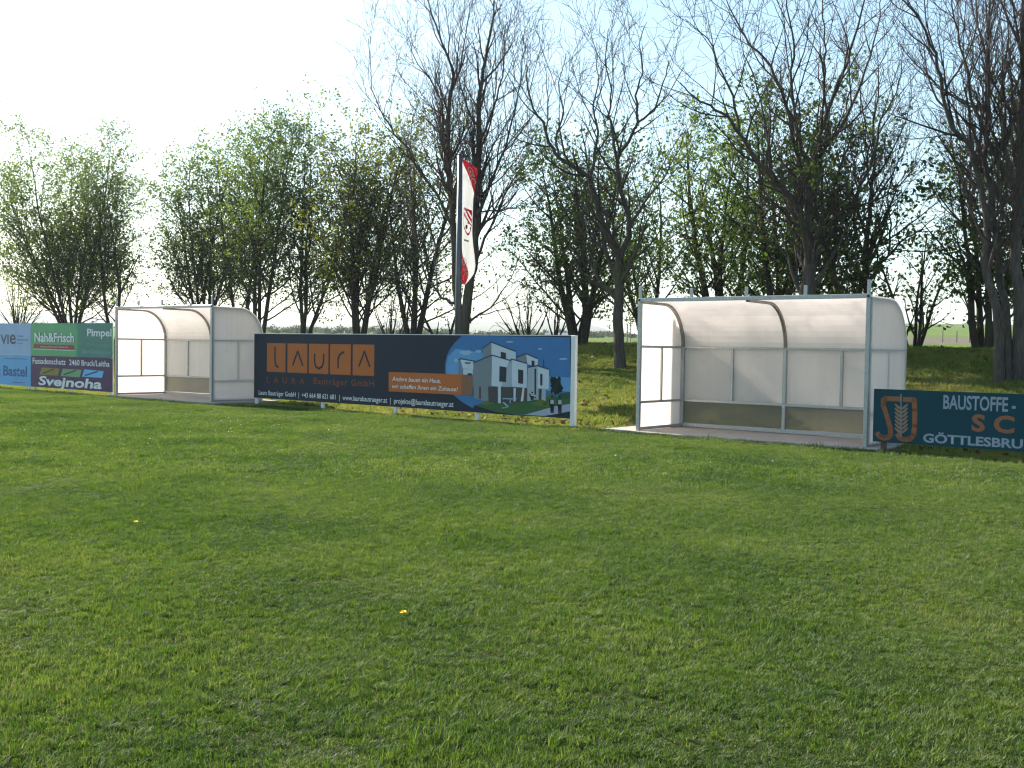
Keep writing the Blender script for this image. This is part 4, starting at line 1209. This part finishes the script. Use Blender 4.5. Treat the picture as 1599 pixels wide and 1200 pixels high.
# field marker posts
MP = paint('weathered_post', (.22, .20, .18), .9, .2, 2)
fpt = None
for i, (px, d_, h_) in enumerate(((978, 95, 1.7), (983, 130, 2.6), (1492, 88, .9), (1512, 88, .9), (1470, 88, .9))):
    x = (px - CX) / F_PX * d_
    o = tube_mb(MB(), [(0, 0, -.2), (0, 0, h_)], [.06, .05], 8).build('field_post', MP)
    o.location = (x, d_, float(height(x, d_)))
    tag(o, ['thin post in the field seen left of the nearer dugout', 'taller thin post in the field left of the nearer dugout', 'short middle post at the field edge right of the nearer dugout', 'short right-hand post at the field edge right of the nearer dugout', 'short left-hand post at the field edge right of the nearer dugout'][i], 'post', 'posts in the far fields')

# ------------------------------------------------------------------ grass: instanced clumps, three heights
def blade_tile(name, seed, n, rad, hmean, wid, mat, clump=.11, lean=.5, hole=0.0, segs=3):
    rg = np.random.RandomState(seed)
    rr = rad * np.sqrt(rg.uniform(0, 1, n)) ; a = rg.uniform(0, 2 * np.pi, n)
    x, y = rr * np.cos(a), rr * np.sin(a)
    # clumps: pull towards random centres and share a lean
    nc_ = int(3.2 * rad * rad / (clump * clump)) + 1
    cx_, cy_ = rg.uniform(-rad, rad, nc_), rg.uniform(-rad, rad, nc_)
    k = ((x[:, None] - cx_) ** 2 + (y[:, None] - cy_) ** 2).argmin(1)
    pull = rg.uniform(0, .55, n)
    x += (cx_[k] - x) * pull; y += (cy_[k] - y) * pull
    if hole:
        keep = (x * x + y * y) > (hole * rg.uniform(.5, 1.3, n)) ** 2
    else:
        keep = np.ones(n, bool)
    ch = (.25 + 1.25 * rg.uniform(0, 1, nc_))[k]; ca = rg.uniform(0, 2 * np.pi, nc_)[k]; chue = rg.uniform(-.18, .18, nc_)[k]
    h = hmean * ch * rg.uniform(.5, 1.25, n)
    ang = ca + rg.normal(0, 1.0, n); ln = lean * rg.uniform(.2, 1.5, n)
    fa = ang + np.pi / 2 + rg.normal(0, .6, n)
    w = wid * rg.uniform(.6, 1.3, n)
    vs = []
    for i in range(segs + 1):
        f = i / segs
        bx_ = x + np.cos(ang) * ln * h * f ** 1.7; by_ = y + np.sin(ang) * ln * h * f ** 1.7
        bz_ = h * (f - .22 * np.minimum(ln, 1.2) * f * f) - .004
        ww = w * (1 - f ** 1.6) * .5 + .0002
        vs.append(np.stack([bx_ - np.cos(fa) * ww, by_ - np.sin(fa) * ww, bz_], -1))
        vs.append(np.stack([bx_ + np.cos(fa) * ww, by_ + np.sin(fa) * ww, bz_], -1))
    V = np.stack(vs, 1)[keep]                      # n, 2(segs+1), 3
    m_ = V.shape[0]; per = 2 * (segs + 1)
    base_ = np.arange(m_)[:, None] * per
    q = np.concatenate([base_ + np.array([[2 * i, 2 * i + 1, 2 * i + 3, 2 * i + 2]]) for i in range(segs)], 0)
    me = np_mesh(name, V.reshape(-1, 3), q)
    hue = np.clip(rg.normal(.48, .2, n) + chue, 0, 1)[keep]
    straw = rg.uniform(0, 1, m_) < .02
    hue[straw] = 1.0
    at_ = me.attributes.new('hue', 'FLOAT', 'POINT'); at_.data.foreach_set('value', np.repeat(hue, per).astype(np.float32))
    me.polygons.foreach_set('use_smooth', np.ones(len(me.polygons), dtype=bool))
    me.materials.append(mat)
    return bpy.data.objects.new(name, me)

def scatter(name, tiles_, pts, rotz, scl, ids, zs):
    """one object of kind stuff: clumps set on points by a geometry node tree"""
    cl = bpy.data.collections.new(name + '_clumps')
    for t_ in tiles_: cl.objects.link(t_)
    me = bpy.data.meshes.new(name)
    n = len(pts)
    me.vertices.add(n); me.vertices.foreach_set('co', np.asarray(pts, np.float32).ravel())
    a = me.attributes.new('rotv', 'FLOAT_VECTOR', 'POINT'); a.data.foreach_set('vector', np.asarray(rotz, np.float32).ravel())
    a = me.attributes.new('sclv', 'FLOAT_VECTOR', 'POINT'); a.data.foreach_set('vector', np.stack([scl, scl, np.asarray(scl) * zs], -1).astype(np.float32).ravel())
    a = me.attributes.new('pick', 'INT', 'POINT'); a.data.foreach_set('value', np.asarray(ids, np.int32))
    me.update()
    o = bpy.data.objects.new(name, me); link(o)
    ng = bpy.data.node_groups.new(name + '_nodes', 'GeometryNodeTree')
    ng.interface.new_socket('Geometry', in_out='INPUT', socket_type='NodeSocketGeometry')
    ng.interface.new_socket('Geometry', in_out='OUTPUT', socket_type='NodeSocketGeometry')
    gi = ng.nodes.new('NodeGroupInput'); go = ng.nodes.new('NodeGroupOutput')
    ip = ng.nodes.new('GeometryNodeInstanceOnPoints'); ci = ng.nodes.new('GeometryNodeCollectionInfo')
    ci.inputs['Collection'].default_value = cl
    ci.inputs['Separate Children'].default_value = True; ci.inputs['Reset Children'].default_value = True
    def attr(nm, ty):
        q = ng.nodes.new('GeometryNodeInputNamedAttribute'); q.data_type = ty; q.inputs['Name'].default_value = nm
        return [s for s in q.outputs if s.enabled and s.name == 'Attribute'][0]
    e2r = ng.nodes.new('FunctionNodeEulerToRotation')
    L = ng.links.new
    L(gi.outputs[0], ip.inputs['Points']); L(ci.outputs[0], ip.inputs['Instance'])
    ip.inputs['Pick Instance'].default_value = True
    L(attr('pick', 'INT'), ip.inputs['Instance Index'])
    L(attr('rotv', 'FLOAT_VECTOR'), e2r.inputs[0]); L(e2r.outputs[0], ip.inputs['Rotation'])
    L(attr('sclv', 'FLOAT_VECTOR'), ip.inputs['Scale']); L(ip.outputs[0], go.inputs[0])
    md = o.modifiers.new('scatter', 'NODES'); md.node_group = ng
    return tag(o, kind='stuff')

def slope_rot(x, y, rg):
    e = .3
    gx = (height(x + e, y) - height(x - e, y)) / (2 * e); gy = (height(x, y + e) - height(x, y - e)) / (2 * e)
    out = []
    for a, b, r_ in zip(gx, gy, rg.uniform(0, 2 * np.pi, len(x))):
        nrm = Vector((-a, -b, 1)).normalized()
        q = nrm.to_track_quat('Z', 'Y') @ Matrix.Rotation(r_, 3, 'Z').to_quaternion()
        e_ = q.to_euler()
        out.append((e_.x, e_.y, e_.z))
    return np.array(out)

def jgrid(d0, d1, step, half, rg):
    out = []
    d = d0
    while d < d1:
        w = d * half + 2.2
        xs_ = np.arange(-w, w, step)
        out.append(np.stack([xs_ + rg.uniform(-.5, .5, len(xs_)) * step, d + rg.uniform(-.5, .5, len(xs_)) * step], -1))
        d += step
    return np.concatenate(out)

rg = np.random.RandomState(11)
near_tiles = [blade_tile('turf_clump', 300 + i, 4200, .36, .0185, .0026, M['turf_blade'], .05, .85, hole=(.10 if i == 5 else 0)) for i in range(6)]
far_tiles = [blade_tile('turf_clump', 320 + i, 3800, .75, .025, .0062, M['turf_blade'], .10, .85, segs=2) for i in range(4)]
bank_tiles = [blade_tile('bank_clump', 340 + i, 1100, .42, .055, .007, M['bank_blade'], .10, .9, segs=3) for i in range(5)]
pn = jgrid(2.2, 11.5, .30, .50, rg)
s_, t_ = st(pn[:, 0], pn[:, 1]); pn = pn[t_ < -.35]
zz = height(pn[:, 0], pn[:, 1])
lowf = wob(pn[:, 0] * 1.5 + 3, pn[:, 1] * 2.5)
pid = rg.randint(0, 5, len(pn)); pid[rg.uniform(0, 1, len(pn)) < .05] = 5
scatter('pitch_grass_near', near_tiles, np.stack([pn[:, 0], pn[:, 1], zz], -1), slope_rot(pn[:, 0], pn[:, 1], rg), rg.uniform(.85, 1.2, len(pn)), pid, np.clip(1 + .5 * lowf + rg.normal(0, .28, len(pn)), .4, 2.0))
def line_t(s):
    return np.interp(s, [-10.7, -9.6], [-.69, 0.0])
pf = jgrid(11.2, 36, .55, .52, rg)
s_, t_ = st(pf[:, 0], pf[:, 1]); pf = pf[t_ - line_t(s_) < -1.15]
pe = []
for t0 in np.arange(-1.5, -.72, .26):
    ss = np.arange(-26, 13, .30)
    pe.append(np.stack([ss + rg.uniform(-.12, .12, len(ss)), t0 + line_t(ss) + rg.uniform(-.10, .10, len(ss))], -1))
pe = np.concatenate(pe); ex_, ey_ = xy(pe[:, 0], pe[:, 1]); ok = np.abs(ex_ / ey_) < .55; ex_, ey_ = ex_[ok], ey_[ok]
scatter('pitch_edge_grass', near_tiles, np.stack([ex_, ey_, height(ex_, ey_)], -1), slope_rot(ex_, ey_, rg), rg.uniform(.85, 1.2, len(ex_)), rg.randint(0, 5, len(ex_)), rg.uniform(.8, 1.6, len(ex_)))
zz = height(pf[:, 0], pf[:, 1])
lowf = wob(pf[:, 0] * 1.2, pf[:, 1] * 1.9)
scatter('pitch_grass', far_tiles, np.stack([pf[:, 0], pf[:, 1], zz], -1), slope_rot(pf[:, 0], pf[:, 1], rg), rg.uniform(.9, 1.15, len(pf)), rg.randint(0, 4, len(pf)), np.clip(1 + .3 * lowf + rg.normal(0, .12, len(pf)), .6, 1.6))
# bank: s along the touchline, t up the slope
bp_ = []
for t0 in np.arange(-.86, 10.5, .32):
    ss = np.arange(-26, 13, .36)
    bp_.append(np.stack([ss + rg.uniform(-.18, .18, len(ss)), t0 + rg.uniform(-.15, .15, len(ss))], -1))
bp_ = np.concatenate(bp_)
S_, T_ = bp_[:, 0], bp_[:, 1]
on_slab = ((S_ > -1.0) & (S_ < 4.6) & (T_ < 2.05) & (T_ > -.9)) | ((S_ > -15.45) & (S_ < -10.2) & (T_ < 1.3) & (T_ > -1.5))
bx_, by_ = xy(S_, T_)
vis = (T_ - line_t(S_) > .02) & (~on_slab) & (np.abs(bx_ / by_) < .56) 
bx_, by_, T_ = bx_[vis], by_[vis], T_[vis]
zz = height(bx_, by_)
scatter('bank_grass', bank_tiles, np.stack([bx_, by_, zz], -1), slope_rot(bx_, by_, rg), rg.uniform(.8, 1.3, len(bx_)), rg.randint(0, 5, len(bx_)), np.clip(.9 + .5 * wob(bx_ * 2, by_ * 2) + rg.normal(0, .2, len(bx_)), .4, 1.8) * np.where(T_ < .35, .6, 1.0))
# uncut fringe along slabs and boards
fr_tiles = [blade_tile('fringe_clump', 360 + i, 60, .13, .045, .006, M['turf_blade'], .07, .6) for i in range(4)]
ss = np.arange(-22, 12, .15)
S2 = np.concatenate([ss, ss]) + rg.uniform(-.07, .07, 2 * len(ss)); T2 = np.concatenate([np.full(len(ss), -.26), np.full(len(ss), -.40)]) + rg.uniform(-.07, .07, 2 * len(ss)) + line_t(S2)
x2, y2_ = xy(S2, T2); ok = np.abs(x2 / y2_) < .55; x2, y2_ = x2[ok], y2_[ok]
scatter('uncut_grass_fringe', fr_tiles, np.stack([x2, y2_, height(x2, y2_)], -1), slope_rot(x2, y2_, rg), rg.uniform(.6, 1.2, len(x2)), rg.randint(0, 4, len(x2)), rg.uniform(.5, 1.3, len(x2)))

# fallen leaves and bits of twig on the bank
nl = 5200
LS = rg.uniform(-22, 12, nl); LT = .15 + 7.5 * rg.uniform(0, 1, nl) ** 1.5
lx, ly = xy(LS, LT); keep = wob(lx * 1.3 + 9, ly * 1.3) + rg.normal(0, .5, nl) > -.1
keep &= ~(((LS > -.9) & (LS < 4.5) & (LT < 2.0)) | ((LS > -15.4) & (LS < -10.2) & (LT < 1.3)))
lx, ly = lx[keep], ly[keep]
M['litter'] = leafy('fallen_leaves', [(0.07, 0.04, 0.022), (0.13, 0.075, 0.04), (0.22, 0.13, 0.07)], (1, 1, 1), 0.15)
lit = leaf_obj('leaf_litter', np.stack([lx, ly, height(lx, ly) + rg.uniform(.02, .05, len(lx))], -1), .09, M['litter'], None, np.zeros(3), 91)
tag(lit, kind='stuff')

# daisies in loose patches
M['daisy'] = paint('white_petals', (.8, .8, .78), .6, .05)
dz = []
patches = [(10, 24.5), (15, 23), (9, 20), (7, 24), (8, 26), (12, 19.5), (7, 15), (6, 12)]
pc = [(70, 670), (175, 668), (300, 662), (350, 676), (420, 672), (210, 700), (560, 682), (370, 655), (130, 690), (250, 690)]
for px, py in pc:
    dd_ = CAM_H * F_PX / max(20, (py - (541.3 + .0146 * (px - 800))))
    for _ in range(rg.randint(4, 9)):
        dz.append((at(px, py, dd_)[0] + rg.normal(0, .45), dd_ + rg.normal(0, .35)))
for _ in range(25):
    d = rg.uniform(13, 24); dz.append((rg.uniform(-.45, .45) * d, d))
mb = MB()
for x, y in dz:
    z = float(height(x, y)) + rg.uniform(.025, .04)
    r_ = rg.uniform(.007, .011); k = 8
    tx, ty = rg.normal(0, .25), rg.normal(0, .25)
    mb.add([(x, y, z + .003)] + [(x + r_ * math.cos(2 * math.pi * i / k), y + r_ * math.sin(2 * math.pi * i / k), z + r_ * (tx * math.cos(2 * math.pi * i / k) + ty * math.sin(2 * math.pi * i / k))) for i in range(k)],
           [(0, 1 + i, 1 + (i + 1) % k) for i in range(k)])
tag(mb.build('daisies', M['daisy']), kind='stuff')

# dandelions
M['dandelion'] = paint('yellow_petals', (.80, .58, .015), .6, .1)
M['stem'] = paint('green_stem', (.10, .17, .04), .6, .1)
def dandelion(px, py, label):
    d = CAM_H * F_PX / (py - (541.3 + .0146 * (px - 800)))
    p0 = at(px, py, d); z = float(height(p0[0], d))
    g = empty('dandelion', (p0[0], d, z)); tag(g, label, 'flower', 'dandelions in the turf')
    hh = .05
    tube_mb(MB(), [(0, 0, -.01), (.004, 0, .03), (.006, 0, hh)], .002, 6).build('stem', M['stem'], g)
    mb = MB(); r_ = random.Random(int(px))
    for ring, (n, el_, ln) in enumerate(((22, .12, .019), (18, .5, .016), (12, 1.0, .012))):
        for i in range(n):
            a = 2 * math.pi * i / n + r_.uniform(-.1, .1); e = el_ + r_.uniform(-.1, .1)
            dx, dy, dz_ = math.cos(a) * math.cos(e), math.sin(a) * math.cos(e), math.sin(e)
            px_, py_ = -math.sin(a) * .0022, math.cos(a) * .0022
            c0 = (.006, 0, hh + .001 * ring)
            mb.add([(c0[0] - px_ * .5, c0[1] - py_ * .5, c0[2]), (c0[0] + px_ * .5, c0[1] + py_ * .5, c0[2]), (c0[0] + dx * ln + px_, c0[1] + dy * ln + py_, c0[2] + dz_ * ln), (c0[0] + dx * ln - px_, c0[1] + dy * ln - py_, c0[2] + dz_ * ln)], [(0, 1, 2, 3)])
    mb.build('flower_head', M['dandelion'], g)
dandelion(628, 974, 'nearer yellow dandelion in the middle of the turf')
dandelion(211, 826, 'farther tiny yellow dandelion on the left of the turf')

# ------------------------------------------------------------------ air
hz = MB().box(-1800, 1800, -60, 2900, -8, 95).build('haze', bpy.data.materials.new('haze_air'))
hm = hz.data.materials[0]; hm.use_nodes = True
hn = hm.node_tree; hn.nodes.clear()
ho = hn.nodes.new('ShaderNodeOutputMaterial'); pv = hn.nodes.new('ShaderNodeVolumePrincipled')
pv.inputs['Color'].default_value = (.82, .90, 1.0, 1); pv.inputs['Density'].default_value = 0.00026; pv.inputs['Anisotropy'].default_value = 0.2
hn.links.new(pv.outputs[0], ho.inputs['Volume'])
tag(hz, kind='stuff')
